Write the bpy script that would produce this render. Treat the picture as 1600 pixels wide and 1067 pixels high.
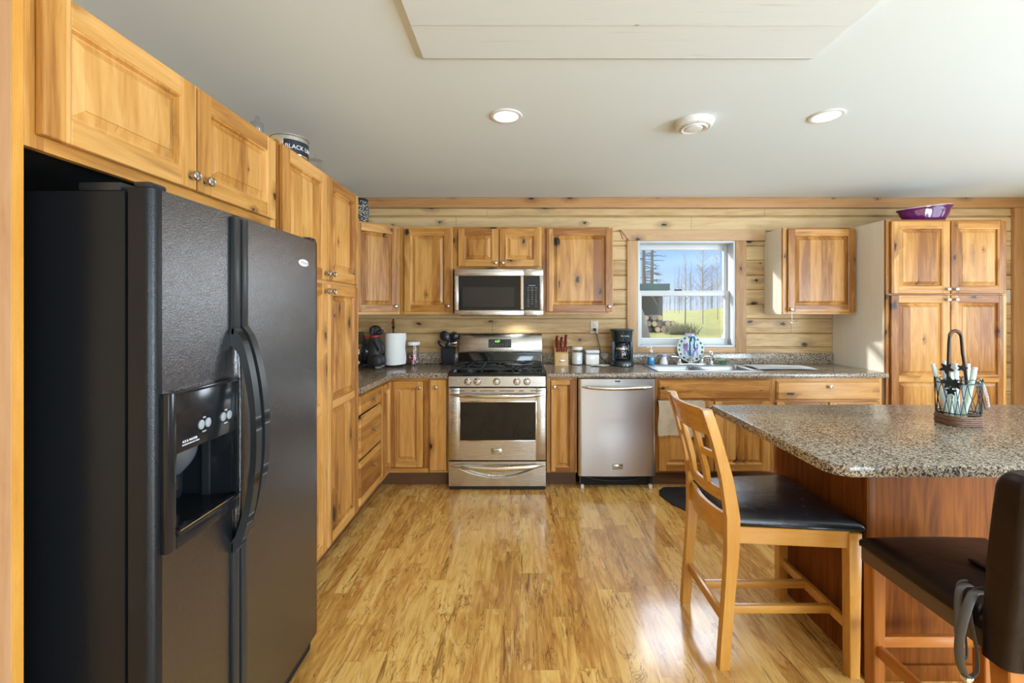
import bpy, bmesh, math, random
from mathutils import Matrix, Vector

PI = math.pi
S = bpy.context.scene
COL = S.collection
for o in list(bpy.data.objects):
    bpy.data.objects.remove(o, do_unlink=True)

# ------------------------------------------------------------------ room constants (metres)
WY = 4.02      # inner face of the back wall
FY = 3.41      # face-frame plane of the base cabinets on the back wall
UY = 3.715     # face-frame plane of the upper cabinets
LX = -1.03     # face-frame plane of the left run
LW = -1.64     # left wall
RW = 4.68      # right wall
RY = -2.7      # rear wall, behind the camera
CZ = 2.446     # ceiling

# ------------------------------------------------------------------ camera
cam_d = bpy.data.cameras.new('camera')
cam = bpy.data.objects.new('camera', cam_d)
COL.objects.link(cam)
cam.location = (0, 0, 1.41)
cam.rotation_euler = (PI / 2, 0, 0)
cam_d.sensor_width = 36.0
cam_d.lens = 675.0 / 1600.0 * 36.0
cam_d.shift_x = -12.0 / 1600.0
cam_d.shift_y = (484.0 - 533.5) / 1600.0
cam_d.clip_start = 0.02
cam_d.clip_end = 500
S.camera = cam

# ------------------------------------------------------------------ exposure
S.view_settings.view_transform = 'Standard'
S.view_settings.look = 'None'
S.view_settings.gamma = 1
S.view_settings.use_curve_mapping = False
S.view_settings.exposure = 0.22

# ------------------------------------------------------------------ sky
w = bpy.data.worlds.new('sky')
S.world = w
w.use_nodes = True
nt = w.node_tree
nt.nodes.clear()
tc = nt.nodes.new('ShaderNodeTexCoord')
sp = nt.nodes.new('ShaderNodeSeparateXYZ')
nt.links.new(tc.outputs['Generated'], sp.inputs[0])
rp = nt.nodes.new('ShaderNodeValToRGB')
nt.links.new(sp.outputs['Z'], rp.inputs[0])
cr = rp.color_ramp
cr.elements[0].position = 0.0
cr.elements[0].color = (.60, .72, .90, 1)
cr.elements[1].position = 1.0
cr.elements[1].color = (.9, 1.0, 1.15, 1)
for p, c in ((.06, (.46, .66, .98)), (.14, (.30, .52, .95)), (.22, (.95, 1.2, 1.6)), (.42, (1.6, 1.8, 2.2)), (.75, (1.2, 1.4, 1.8))):
    e = cr.elements.new(p)
    e.color = (*c, 1)
# unseen bright sky patches, added for window light and floor and fridge reflections
def added_glow(base, az, el, sx, sz, col):
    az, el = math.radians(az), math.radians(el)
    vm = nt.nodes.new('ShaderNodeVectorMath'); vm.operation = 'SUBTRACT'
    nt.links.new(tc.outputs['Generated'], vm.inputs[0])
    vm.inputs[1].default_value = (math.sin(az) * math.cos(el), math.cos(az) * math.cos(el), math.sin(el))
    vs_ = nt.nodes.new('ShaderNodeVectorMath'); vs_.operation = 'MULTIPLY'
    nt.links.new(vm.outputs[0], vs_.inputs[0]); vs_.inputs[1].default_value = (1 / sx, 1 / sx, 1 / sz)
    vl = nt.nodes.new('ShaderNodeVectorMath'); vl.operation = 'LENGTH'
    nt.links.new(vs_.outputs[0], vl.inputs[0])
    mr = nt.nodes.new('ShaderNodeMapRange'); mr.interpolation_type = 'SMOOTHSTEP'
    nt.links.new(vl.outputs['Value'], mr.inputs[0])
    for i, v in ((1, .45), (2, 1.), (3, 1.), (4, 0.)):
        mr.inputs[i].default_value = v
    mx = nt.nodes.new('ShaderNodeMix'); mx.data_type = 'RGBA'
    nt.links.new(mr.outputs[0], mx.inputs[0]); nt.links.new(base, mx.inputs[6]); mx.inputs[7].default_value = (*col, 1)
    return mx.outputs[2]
sky_c = added_glow(rp.outputs[0], 8, 36, .42, .27, (10.5, 11.2, 12.5))
sky_c = added_glow(sky_c, 41, 9, .22, .17, (15., 16.5, 18.5))
sky_c = added_glow(sky_c, -64, 17, .42, .30, (7., 6.8, 6.4))
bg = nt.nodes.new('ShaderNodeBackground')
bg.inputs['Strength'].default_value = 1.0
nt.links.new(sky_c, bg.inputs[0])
ow = nt.nodes.new('ShaderNodeOutputWorld')
nt.links.new(bg.outputs[0], ow.inputs[0])

# ------------------------------------------------------------------ sun, plus area fill lamps added behind made-up openings out of view
def light(name, kind, loc, energy, color=(1, 1, 1), direction=None, **kw):
    d = bpy.data.lights.new(name, kind)
    d.energy = energy
    d.color = color
    for k, v in kw.items():
        setattr(d, k, v)
    o = bpy.data.objects.new(name, d)
    COL.objects.link(o)
    o.location = loc
    if direction is not None:
        o.rotation_euler = Vector(direction).to_track_quat('-Z', 'Y').to_euler()
    return o

light('sun', 'SUN', (-20, 25, 20), 3.4, (1.0, .95, .86), (.87, -.375, -.31), angle=math.radians(2.5))
light('fill_lamp_right_near', 'AREA', (RW + .12, -.75, 1.15), 290, (.70, .86, 1.0), (-1, 0, .32), shape='RECTANGLE', size=2.2, size_y=1.9)
light('fill_lamp_rear', 'AREA', (1.9, RY - .12, 1.3), 100, (.70, .86, 1.0), (-.12, 1, .60), shape='RECTANGLE', size=1.6, size_y=1.7)
light('fill_lamp_right_far', 'AREA', (RW + .12, 2.1, 1.5), 24, (.72, .87, 1.0), (-1, 0, .2), shape='RECTANGLE', size=1.8, size_y=1.1)

# ------------------------------------------------------------------ mesh helpers
def TM(x=0, y=0, z=0, rz=0):
    return Matrix.Translation((x, y, z)) @ Matrix.Rotation(rz, 4, 'Z')

class MB:
    """collects boxes, tubes, lathes in world coordinates, through the matrix M; build() links them as one mesh object"""
    def __init__(s, M=None):
        s.bm = bmesh.new()
        s.M = M or Matrix()
        s.mats = []
    def mi(s, m):
        if m not in s.mats:
            s.mats.append(m)
        return s.mats.index(m)
    def add(s, vs, fs, m):
        i = s.mi(m)
        bv = [s.bm.verts.new(s.M @ Vector(v)) for v in vs]
        out = []
        for f in fs:
            try:
                q = s.bm.faces.new([bv[k] for k in f])
            except ValueError:
                continue
            q.material_index = i
            out.append(q)
        return bv, out
    def box(s, x0, x1, y0, y1, z0, z1, m, b=0, seg=2, T=None):
        vs = [(x, y, z) for x in (x0, x1) for y in (y0, y1) for z in (z0, z1)]
        if T is not None:
            vs = [tuple(T @ Vector(v)) for v in vs]
        fs = [(0, 1, 3, 2), (4, 6, 7, 5), (0, 4, 5, 1), (2, 3, 7, 6), (0, 2, 6, 4), (1, 5, 7, 3)]
        bv, fc = s.add(vs, fs, m)
        if b:
            es = list({e for f in fc for e in f.edges})
            bmesh.ops.bevel(s.bm, geom=es, offset=b, segments=seg, affect='EDGES', profile=.5, material=-1)
        return s
    def prism(s, poly, a0, a1, m, axis='y', b=0, seg=1, cap=True):
        """poly: 2D points; axis: the extrusion axis. y -> (p, a, q), x -> (a, p, q), z -> (p, q, a)"""
        def P(p, a):
            return {'y': (p[0], a, p[1]), 'x': (a, p[0], p[1]), 'z': (p[0], p[1], a)}[axis]
        n = len(poly)
        vs = [P(p, a0) for p in poly] + [P(p, a1) for p in poly]
        fs = [(i, (i + 1) % n, n + (i + 1) % n, n + i) for i in range(n)]
        if cap:
            fs += [tuple(range(n))[::-1], tuple(range(n, 2 * n))]
        bv, fc = s.add(vs, fs, m)
        if b:
            es = list({e for f in fc[-2:] for e in f.edges})
            bmesh.ops.bevel(s.bm, geom=es, offset=b, segments=seg, affect='EDGES', profile=.5, material=-1)
        return s
    def lathe(s, prof, c, m, seg=24, T=None, sx=1, sy=1):
        """prof: (r, z) from bottom to top around the z axis through c; T turns it before it is moved to c"""
        vs, fs = [], []
        n = len(prof)
        for k in range(seg):
            a = 2 * PI * k / seg
            for r, z in prof:
                v = Vector((r * math.cos(a) * sx, r * math.sin(a) * sy, z))
                if T is not None:
                    v = T @ v
                vs.append((v[0] + c[0], v[1] + c[1], v[2] + c[2]))
        for k in range(seg):
            k2 = (k + 1) % seg
            for i in range(n - 1):
                fs.append((k * n + i, k2 * n + i, k2 * n + i + 1, k * n + i + 1))
        if prof[0][0] > 1e-6:
            fs.append(tuple(k * n for k in range(seg))[::-1])
        if prof[-1][0] > 1e-6:
            fs.append(tuple(k * n + n - 1 for k in range(seg)))
        s.add(vs, fs, m)
        return s
    def tube(s, pts, r, m, seg=8, close=False, flat=1.0):
        pts = [Vector(p) for p in pts]
        n = len(pts)
        rs = r if isinstance(r, (list, tuple)) else [r] * n
        tans = []
        for i in range(n):
            a = pts[(i - 1) % n] if (close or i > 0) else pts[i]
            b = pts[(i + 1) % n] if (close or i < n - 1) else pts[i]
            t = (b - a)
            tans.append(t.normalized() if t.length > 1e-9 else Vector((0, 0, 1)))
        up = Vector((0, 0, 1)) if abs(tans[0].z) < .9 else Vector((1, 0, 0))
        nrm = (up - tans[0] * up.dot(tans[0])).normalized()
        vs, fs = [], []
        for i in range(n):
            t = tans[i]
            nrm = nrm - t * nrm.dot(t)
            nrm = nrm.normalized() if nrm.length > 1e-6 else t.orthogonal().normalized()
            bn = t.cross(nrm)
            for k in range(seg):
                a = 2 * PI * k / seg
                vs.append(tuple(pts[i] + nrm * math.cos(a) * rs[i] * flat + bn * math.sin(a) * rs[i]))
        for i in range(n if close else n - 1):
            j = (i + 1) % n
            for k in range(seg):
                k2 = (k + 1) % seg
                fs.append((i * seg + k, i * seg + k2, j * seg + k2, j * seg + k))
        if not close:
            fs.append(tuple(range(seg))[::-1])
            fs.append(tuple((n - 1) * seg + k for k in range(seg)))
        s.add(vs, fs, m)
        return s
    def grid(s, fn, nu, nv, m, wrap_u=False):
        vs = [fn(i / (nu if wrap_u else nu - 1), j / (nv - 1)) for i in range(nu) for j in range(nv)]
        fs = []
        for i in range(nu if wrap_u else nu - 1):
            i2 = (i + 1) % nu
            for j in range(nv - 1):
                fs.append((i * nv + j, i2 * nv + j, i2 * nv + j + 1, i * nv + j + 1))
        s.add(vs, fs, m)
        return s
    def build(s, name, parent=None, loc=None, angle=38, weld=False):
        off = Vector(loc) if loc is not None else (wl(parent) if parent else Vector((0, 0, 0)))
        if weld:
            bmesh.ops.remove_doubles(s.bm, verts=s.bm.verts, dist=1e-5)
        bmesh.ops.recalc_face_normals(s.bm, faces=s.bm.faces)
        bmesh.ops.translate(s.bm, verts=s.bm.verts, vec=-off)
        me = bpy.data.meshes.new(name)
        s.bm.to_mesh(me)
        s.bm.free()
        for m in s.mats:
            me.materials.append(m)
        me.polygons.foreach_set('use_smooth', [True] * len(me.polygons))
        me.set_sharp_from_angle(angle=math.radians(angle))
        o = bpy.data.objects.new(name, me)
        COL.objects.link(o)
        if parent:
            o.parent = parent
            if loc is not None:
                o.location = off - wl(parent)
        else:
            o.location = off
        return o

def wl(o):
    v = Vector((0, 0, 0))
    while o is not None:
        v = v + o.location
        o = o.parent
    return v

def tag(o, label=None, cat=None, group=None, kind=None):
    if label: o['label'] = label
    if cat: o['category'] = cat
    if group: o['group'] = group
    if kind: o['kind'] = kind
    return o

def thing(name, label, cat, loc=(0, 0, 0), group=None):
    o = bpy.data.objects.new(name, None)
    o.empty_display_size = .05
    COL.objects.link(o)
    o.location = loc
    return tag(o, label, cat, group)

def struct(name, mb, **k):
    return tag(mb.build(name, **k), kind='structure')

def copy_tree(o, delta=(0, 0, 0), parent=None):
    c = o.copy()
    COL.objects.link(c)
    if parent is not None:
        c.parent = parent
    else:
        c.location = o.location + Vector(delta)
    for ch in list(o.children):
        copy_tree(ch, parent=c)
    return c

def text_mesh(mb, body, size, M, m, depth=.0004, align='CENTER', bend=None):
    """lettering as real raised geometry; local x right, local y up, z out of the face"""
    cu = bpy.data.curves.new('lettering', 'FONT')
    cu.body = body
    cu.size = size
    cu.align_x = align
    cu.align_y = 'CENTER'
    cu.extrude = depth
    o = bpy.data.objects.new('lettering', cu)
    COL.objects.link(o)
    dg = bpy.context.evaluated_depsgraph_get()
    me = bpy.data.meshes.new_from_object(o.evaluated_get(dg))
    vs = []
    for v in me.vertices:
        p = v.co.copy()
        if bend:
            a = p.x / bend
            p = Vector(((bend + p.z) * math.sin(a), p.y, (bend + p.z) * math.cos(a) - bend))
        vs.append(tuple(M @ p))
    mb.add(vs, [tuple(p.vertices) for p in me.polygons], m)
    bpy.data.objects.remove(o, do_unlink=True)
    bpy.data.curves.remove(cu)
    bpy.data.meshes.remove(me)

# ------------------------------------------------------------------ materials
class NM:
    def __init__(s, name):
        s.mat = bpy.data.materials.new(name)
        s.mat.use_nodes = True
        s.t = s.mat.node_tree
        s.t.nodes.clear()
        s.out = s.t.nodes.new('ShaderNodeOutputMaterial')
        s.b = s.t.nodes.new('ShaderNodeBsdfPrincipled')
        s.t.links.new(s.b.outputs[0], s.out.inputs[0])
    def put(s, sock, v):
        if hasattr(v, 'is_output') or isinstance(v, bpy.types.NodeSocket):
            s.t.links.new(v, sock)
        elif isinstance(v, tuple) and len(v) == 3 and sock.type == 'RGBA':
            sock.default_value = (*v, 1)
        else:
            sock.default_value = v
    def set(s, **k):
        names = dict(color='Base Color', rough='Roughness', metal='Metallic', normal='Normal', ior='IOR', trans='Transmission Weight',
                     coat='Coat Weight', coat_rough='Coat Roughness', spec='Specular IOR Level', emit='Emission Color', emit_s='Emission Strength',
                     aniso='Anisotropic', alpha='Alpha', sheen='Sheen Weight', sss='Subsurface Weight')
        for a, v in k.items():
            s.put(s.b.inputs[names[a]], v)
        return s.mat
    def nd(s, t, outs=0, **k):
        n = s.t.nodes.new(t)
        for a, v in k.items():
            if a.startswith('i_'):
                key = a[2:]
                s.put(n.inputs[int(key)] if key.isdigit() else n.inputs[key], v)
            else:
                setattr(n, a, v)
        return n
    def m(s, op, a, b=None, c=None, clamp=False):
        n = s.t.nodes.new('ShaderNodeMath')
        n.operation = op
        n.use_clamp = clamp
        s.put(n.inputs[0], a)
        if b is not None: s.put(n.inputs[1], b)
        if c is not None: s.put(n.inputs[2], c)
        return n.outputs[0]
    def mix(s, f, a, b, mode='MIX'):
        n = s.t.nodes.new('ShaderNodeMix')
        n.data_type = 'RGBA'
        n.blend_type = mode
        s.put(n.inputs[0], f)
        s.put(n.inputs[6], a)
        s.put(n.inputs[7], b)
        return n.outputs[2]
    def ramp(s, f, stops, interp='LINEAR'):
        n = s.t.nodes.new('ShaderNodeValToRGB')
        s.put(n.inputs[0], f)
        cr = n.color_ramp
        cr.interpolation = interp
        while len(cr.elements) > 2:
            cr.elements.remove(cr.elements[-1])
        for i, (p, c) in enumerate(stops):
            e = cr.elements[i] if i < 2 else cr.elements.new(p)
            e.position = p
            e.color = (*c, 1) if isinstance(c, tuple) else (c, c, c, 1)
        return n.outputs[0]
    def sm(s, x, lo, hi):
        n = s.t.nodes.new('ShaderNodeMapRange')
        n.interpolation_type = 'SMOOTHSTEP'
        s.put(n.inputs[0], x)
        n.inputs[1].default_value = lo
        n.inputs[2].default_value = hi
        return n.outputs[0]
    def xyz(s, x=0., y=0., z=0.):
        n = s.t.nodes.new('ShaderNodeCombineXYZ')
        for i, v in enumerate((x, y, z)):
            s.put(n.inputs[i], v)
        return n.outputs[0]
    def noise(s, vec, scale, detail=3., rough=.55, dist=0., out=0):
        n = s.t.nodes.new('ShaderNodeTexNoise')
        s.put(n.inputs['Vector'], vec)
        n.inputs['Scale'].default_value = scale
        n.inputs['Detail'].default_value = detail
        n.inputs['Roughness'].default_value = rough
        n.inputs['Distortion'].default_value = dist
        return n.outputs[out]
    def vor(s, vec, scale, feature='F1', out='Distance'):
        n = s.t.nodes.new('ShaderNodeTexVoronoi')
        n.feature = feature
        s.put(n.inputs['Vector'], vec)
        n.inputs['Scale'].default_value = scale
        return n.outputs[out]
    def white(s, v):
        n = s.t.nodes.new('ShaderNodeTexWhiteNoise')
        n.noise_dimensions = '1D'
        s.put(n.inputs['W'], v)
        return n.outputs['Value']
    def obj(s):
        n = s.t.nodes.new('ShaderNodeTexCoord')
        p = s.t.nodes.new('ShaderNodeSeparateXYZ')
        s.t.links.new(n.outputs['Object'], p.inputs[0])
        return n.outputs['Object'], p.outputs[0], p.outputs[1], p.outputs[2]
    def rnd(s):
        return s.t.nodes.new('ShaderNodeObjectInfo').outputs['Random']
    def bump(s, h, strength=.2, dist=.001):
        n = s.t.nodes.new('ShaderNodeBump')
        s.put(n.inputs['Height'], h)
        n.inputs['Strength'].default_value = strength
        n.inputs['Distance'].default_value = dist
        return n.outputs[0]

def plain(name, c, rough=.5, **k):
    return NM(name).set(color=c, rough=rough, **k)

def wood(name, axis, light_c, mid_c, dark_c, knot=.60, board=.095, rough=.34, streak=.66, amount=1., ksize=1., coat=.15, fine=.25):
    n = NM(name)
    v, x, y, z = n.obj()
    r = n.m('MULTIPLY', n.rnd(), 91.7)
    h = n.m('ADD', x, y)
    u, l, w_ = (h, z, n.m('SUBTRACT', x, y)) if axis == 'v' else ((z, h, n.m('SUBTRACT', x, y)) if axis == 'h' else ((x, y, z) if axis == 'y' else (y, x, z)))
    if axis == 'h':
        w_ = n.m('MULTIPLY', w_, .0)
    ur = n.m('ADD', u, r)
    lr = n.m('ADD', l, n.m('MULTIPLY', r, 1.37))
    bid = n.m('FLOOR', n.m('DIVIDE', ur, board))
    tint = n.white(n.m('ADD', bid, r))
    lb = n.m('ADD', lr, n.m('MULTIPLY', tint, 7.3))
    # knots
    wv = n.xyz(n.m('MULTIPLY', ur, 5.5), n.m('MULTIPLY', lb, 3.0), 0.)
    warp = n.noise(n.xyz(ur, lb, w_), 30., 3., .6, 0., 1)
    wadd = n.nd('ShaderNodeVectorMath', operation='MULTIPLY_ADD')
    n.put(wadd.inputs[0], warp); wadd.inputs[1].default_value = (.16, .16, .0); n.put(wadd.inputs[2], wv)
    vo = n.t.nodes.new('ShaderNodeTexVoronoi')
    vo.voronoi_dimensions = '2D'
    n.put(vo.inputs['Vector'], wadd.outputs[0])
    vo.inputs['Scale'].default_value = 1.
    sc = n.nd('ShaderNodeSeparateColor')
    n.put(sc.inputs[0], vo.outputs['Color'])
    on = n.m('GREATER_THAN', sc.outputs[0], knot)
    size = n.m('MULTIPLY_ADD', n.m('POWER', sc.outputs[1], 1.5), .125 * ksize, .026 * ksize)
    d = n.m('DIVIDE', vo.outputs['Distance'], size)
    core = n.m('MULTIPLY', n.m('SUBTRACT', 1., n.sm(d, .55, 1.2)), on)
    halo = n.m('MULTIPLY', n.m('SUBTRACT', 1., n.sm(d, .8, 4.5)), on)
    # grain
    wu = n.m('MULTIPLY_ADD', halo, .025, ur)
    g1 = n.noise(n.xyz(wu, n.m('MULTIPLY', lb, .11), n.m('MULTIPLY', w_, .3)), 22., 4., .6, .9)
    g2 = n.noise(n.xyz(wu, n.m('MULTIPLY', lb, .03), n.m('MULTIPLY', w_, .3)), 110., 3., .65, .3)
    g3 = n.noise(n.xyz(wu, n.m('MULTIPLY', lb, .05), w_), 9., 3., .55, 1.6)
    f = n.m('ADD', n.m('MULTIPLY', g1, .80), n.m('ADD', n.m('MULTIPLY', g2, fine), n.m('MULTIPLY', n.m('SUBTRACT', tint, .12), .42 * amount)))
    col = n.ramp(f, [(.40, light_c), (.66, mid_c), (.90, dark_c)])
    st = n.sm(g3, streak, streak + .1)
    col = n.mix(n.m('MULTIPLY', st, .55 * amount), col, tuple(c * .62 for c in dark_c))
    col = n.mix(n.m('MULTIPLY', halo, .55), col, tuple(c * .55 for c in dark_c))
    col = n.mix(core, col, (.035, .018, .010))
    return n.set(color=col, rough=n.m('MULTIPLY_ADD', g2, .15, rough - .07), coat=coat, coat_rough=.25,
                 normal=n.bump(n.m('ADD', g2, n.m('MULTIPLY', core, -2.)), .10, .0012))

CAB = ((.67, .36, .112), (.51, .238, .053), (.28, .102, .019))
M = {}
M['cab_v'] = wood('cabinet_wood_upright', 'v', *CAB)
M['cab_h'] = wood('cabinet_wood_level', 'h', *CAB, knot=.76)
M['panel_pale'] = wood('pale_maple_laminate', 'v', (.92, .89, .80), (.88, .84, .74), (.78, .72, .60), knot=2., board=5., streak=.9, rough=.42, amount=.3)
M['log_wall'] = wood('wall_boards_pine', 'h', (.68, .49, .255), (.58, .39, .180), (.42, .24, .095), knot=.70, board=.135, streak=.70, rough=.5, coat=0., ksize=.8)
M['casing_h'] = wood('casing_pine_level', 'h', (.60, .385, .205), (.52, .315, .155), (.38, .205, .085), knot=.6, board=.4, rough=.5, coat=0., ksize=.5)
M['casing_v'] = wood('casing_pine_upright', 'v', (.60, .385, .205), (.52, .315, .155), (.38, .205, .085), knot=.6, board=.4, rough=.5, coat=0., ksize=.5)
M['trim_pine_h'] = wood('trim_pine_level', 'h', (.52, .275, .105), (.44, .21, .072), (.31, .13, .040), knot=.6, board=.4, rough=.5, coat=0., ksize=.6)
M['trim_pine_v'] = wood('trim_pine_upright', 'v', (.52, .275, .105), (.44, .21, .072), (.31, .13, .040), knot=.6, board=.4, rough=.5, coat=0., ksize=.6)
M['end_panel'] = wood('end_panel_veneer', 'v', (.62, .38, .22), (.55, .31, .165), (.42, .21, .10), knot=2., board=3., streak=.8, rough=.4, amount=.5)
M['island_v'] = wood('island_veneer', 'v', (.33, .108, .013), (.25, .074, .009), (.14, .038, .005), knot=2., board=2., streak=.75, rough=.55, amount=.4, fine=.45, coat=0.)
M['stool_wood_v'] = wood('stool_beech_upright', 'v', (.66, .325, .060), (.59, .265, .043), (.44, .175, .024), knot=2., board=3., streak=.9, rough=.26, amount=.3, coat=.3)
M['stool_wood_h'] = wood('stool_beech_level', 'h', (.66, .325, .060), (.59, .265, .043), (.44, .175, .024), knot=2., board=3., streak=.9, rough=.26, amount=.3, coat=.3)
M['stool_orange_v'] = wood('stool_orange_upright', 'v', (.46, .155, .018), (.39, .12, .013), (.28, .075, .008), knot=2., board=3., streak=.9, rough=.3, amount=.3, coat=.3)
M['stool_orange_h'] = wood('stool_orange_level', 'h', (.46, .155, .018), (.39, .12, .013), (.28, .075, .008), knot=2., board=3., streak=.9, rough=.3, amount=.3, coat=.3)
M['block_wood'] = wood('knife_block_beech', 'v', (.68, .43, .19), (.62, .37, .15), (.52, .29, .11), knot=2., board=3., streak=.9, amount=.3)
M['bark_log'] = wood('log_bark', 'v', (.30, .26, .22), (.22, .18, .15), (.10, .08, .07), knot=2., board=.3, rough=.9, coat=0.)

for k_ in ('island_v', 'cab_v', 'cab_h'):
    M[k_].node_tree.nodes['Principled BSDF'].inputs['Specular IOR Level'].default_value = .15 if k_ == 'island_v' else .35

def floor_mat():
    n = NM('floor_hickory_strips')
    v, x, y, z = n.obj()
    i = n.m('FLOOR', n.m('DIVIDE', x, .078))
    ri = n.white(n.m('ADD', i, .5))
    yy = n.m('ADD', y, n.m('MULTIPLY', ri, 9.))
    j = n.m('FLOOR', n.m('DIVIDE', yy, .62))
    cell = n.m('ADD', n.m('MULTIPLY', i, 17.31), n.m('MULTIPLY', j, 5.77))
    t = n.white(cell)
    t2 = n.white(n.m('ADD', cell, 100.3))
    xo = n.m('ADD', x, n.m('MULTIPLY', t, 31.))
    yo = n.m('ADD', y, n.m('MULTIPLY', t2, 17.))
    g1 = n.noise(n.xyz(xo, n.m('MULTIPLY', yo, .16), 0.), 24., 5., .6, 1.4)
    g2 = n.noise(n.xyz(xo, n.m('MULTIPLY', yo, .03), 0.), 170., 2., .6, .2)
    # dark spalting lines: thin level lines of a warped noise
    s1 = n.noise(n.xyz(xo, n.m('MULTIPLY', yo, .20), 3.), 13., 4., .62, 1.9)
    lines = n.m('SUBTRACT', 1., n.sm(n.m('ABSOLUTE', n.m('SUBTRACT', s1, .56)), .0, .020))
    s2 = n.noise(n.xyz(xo, n.m('MULTIPLY', yo, .09), 9.), 34., 4., .65, 1.2)
    specks = n.sm(s2, .57, .66)
    gate = n.sm(n.noise(n.xyz(xo, n.m('MULTIPLY', yo, .5), 5.), 4., 2., .5, .5), .40, .54)
    f = n.m('ADD', n.m('MULTIPLY', g1, .92), n.m('ADD', n.m('MULTIPLY', g2, .20), n.m('MULTIPLY', n.m('SUBTRACT', t, .30), .26)))
    col = n.ramp(f, [(.36, (.90, .61, .21)), (.60, (.74, .42, .112)), (.82, (.47, .215, .046))])
    pale = n.sm(s1, .60, .66)
    col = n.mix(n.m('MULTIPLY', pale, .45), col, (.86, .62, .27))
    dark = n.m('MULTIPLY', n.m('MAXIMUM', lines, specks), gate)
    col = n.mix(n.m('MULTIPLY', dark, .82), col, (.16, .065, .016))
    fx = n.m('FRACT', n.m('DIVIDE', x, .078))
    fy = n.m('FRACT', n.m('DIVIDE', yy, .62))
    sx = n.m('LESS_THAN', fx, .016)
    sy = n.m('LESS_THAN', fy, .0035)
    seam = n.m('MAXIMUM', sx, sy)
    col = n.mix(n.m('MULTIPLY', seam, .35), col, (.22, .10, .03))
    return n.set(color=col, rough=n.m('MULTIPLY_ADD', g2, .08, .20), coat=.6, coat_rough=.13, normal=n.bump(n.m('SUBTRACT', g2, seam), .06, .001))
M['floor'] = floor_mat()

def granite():
    n = NM('speckled_granite_laminate')
    v, x, y, z = n.obj()
    a = n.vor(v, 215., out='Color')
    sc = n.nd('ShaderNodeSeparateColor'); n.put(sc.inputs[0], a)
    blot = n.noise(v, 28., 3., .6, .5)
    f = n.m('ADD', n.m('MULTIPLY', sc.outputs[0], .72), n.m('MULTIPLY', blot, .42))
    col = n.ramp(f, [(.30, (.030, .026, .024)), (.44, (.17, .115, .072)), (.58, (.37, .285, .195)), (.74, (.60, .48, .34)), (.88, (.28, .26, .25))])
    fine = n.noise(v, 420., 1., .5)
    col = n.mix(n.sm(fine, .60, .68), col, (.04, .033, .03))
    return n.set(color=col, rough=.19, spec=.6)
M['granite'] = granite()

def steel(name, c=(.60, .58, .55), rough=.27, axis='h'):
    n = NM(name)
    v, x, y, z = n.obj()
    h = n.m('ADD', x, y)
    vec = n.xyz(n.m('MULTIPLY', h, .8), z, 0.) if axis == 'h' else n.xyz(h, n.m('MULTIPLY', z, .02), 0.)
    g = n.noise(n.xyz(n.m('MULTIPLY', h, .02), z, 0.) if axis == 'h' else vec, 420., 2., .6)
    return n.set(color=c, metal=1., rough=n.m('MULTIPLY_ADD', g, .03, rough - .015), aniso=.3)
M['steel'] = steel('brushed_stainless')
M['steel_v'] = steel('brushed_stainless_upright', (.56, .545, .53), .30, 'v')
M['sink_steel'] = plain('sink_steel', (.40, .43, .46), .30, metal=1.)
M['chrome'] = plain('polished_chrome', (.78, .80, .83), .08, metal=1.)
M['nickel'] = plain('satin_nickel', (.50, .46, .41), .24, metal=1.)
M['handle_steel'] = plain('smooth_steel_handle', (.72, .68, .62), .16, metal=1.)
M['can_steel'] = plain('tin_can_steel', (.75, .76, .78), .15, metal=1.)

def fridge_mat(name, ior, rough, h):
    n = NM(name)
    v, x, y, z = n.obj()
    a = n.noise(v, 260., 2., .6)
    b = n.noise(v, 600., 2., .6)
    return n.set(color=(.008, .009, .011), rough=rough, ior=ior, normal=n.bump(n.m('ADD', a, n.m('MULTIPLY', b, .35)), 1., h))
M['fridge'] = fridge_mat('black_pebbled_enamel', 2.25, .09, .00075)
M['fridge_side'] = fridge_mat('black_side_enamel', 1.38, .30, .0005)
M['fridge_trim'] = plain('black_satin_plastic', (.018, .020, .022), .34)
M['black_gloss'] = plain('black_gloss_plastic', (.010, .011, .013), .14)
M['black_matte'] = plain('black_matte_plastic', (.013, .013, .014), .55)
M['black_glass'] = plain('black_oven_glass', (.008, .008, .010), .05, spec=.5)
M['black_enamel'] = plain('black_enamel_cooktop', (.008, .010, .010), .10, coat=.4)
M['cast_iron'] = plain('cast_iron_grate', (.022, .023, .025), .42)
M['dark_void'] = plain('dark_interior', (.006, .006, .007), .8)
M['grey_plastic'] = plain('grey_plastic', (.28, .30, .32), .35)
M['paddle_grey'] = plain('dark_grey_paddle', (.075, .080, .088), .3)
M['white_print'] = plain('white_printed_ink', (.75, .77, .80), .5)
M['green_led'] = plain('green_clock_digits', (.1, .6, .1), .4, emit=(.35, 1., .10), emit_s=2.2)
M['white_vinyl'] = plain('white_window_vinyl', (.64, .665, .69), .35)
M['white_plastic'] = plain('white_plastic', (.80, .80, .78), .35)
M['switch_plate'] = plain('ivory_outlet_plate', (.70, .64, .52), .4)
M['brown_plate'] = plain('brown_outlet_plate', (.11, .085, .065), .4)
M['lamp_lens'] = plain('lit_lamp_lens', (.9, .9, .9), .4, emit=(1., .97, .92), emit_s=3.)
M['lamp_lens_cool'] = plain('lit_lamp_lens_cool', (.9, .9, .9), .4, emit=(.95, .96, 1.), emit_s=1.6)
M['toe'] = wood('dark_toe_kick', 'h', (.16, .075, .032), (.13, .055, .022), (.08, .03, .012), knot=2., board=3., rough=.5, amount=.2)

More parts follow.
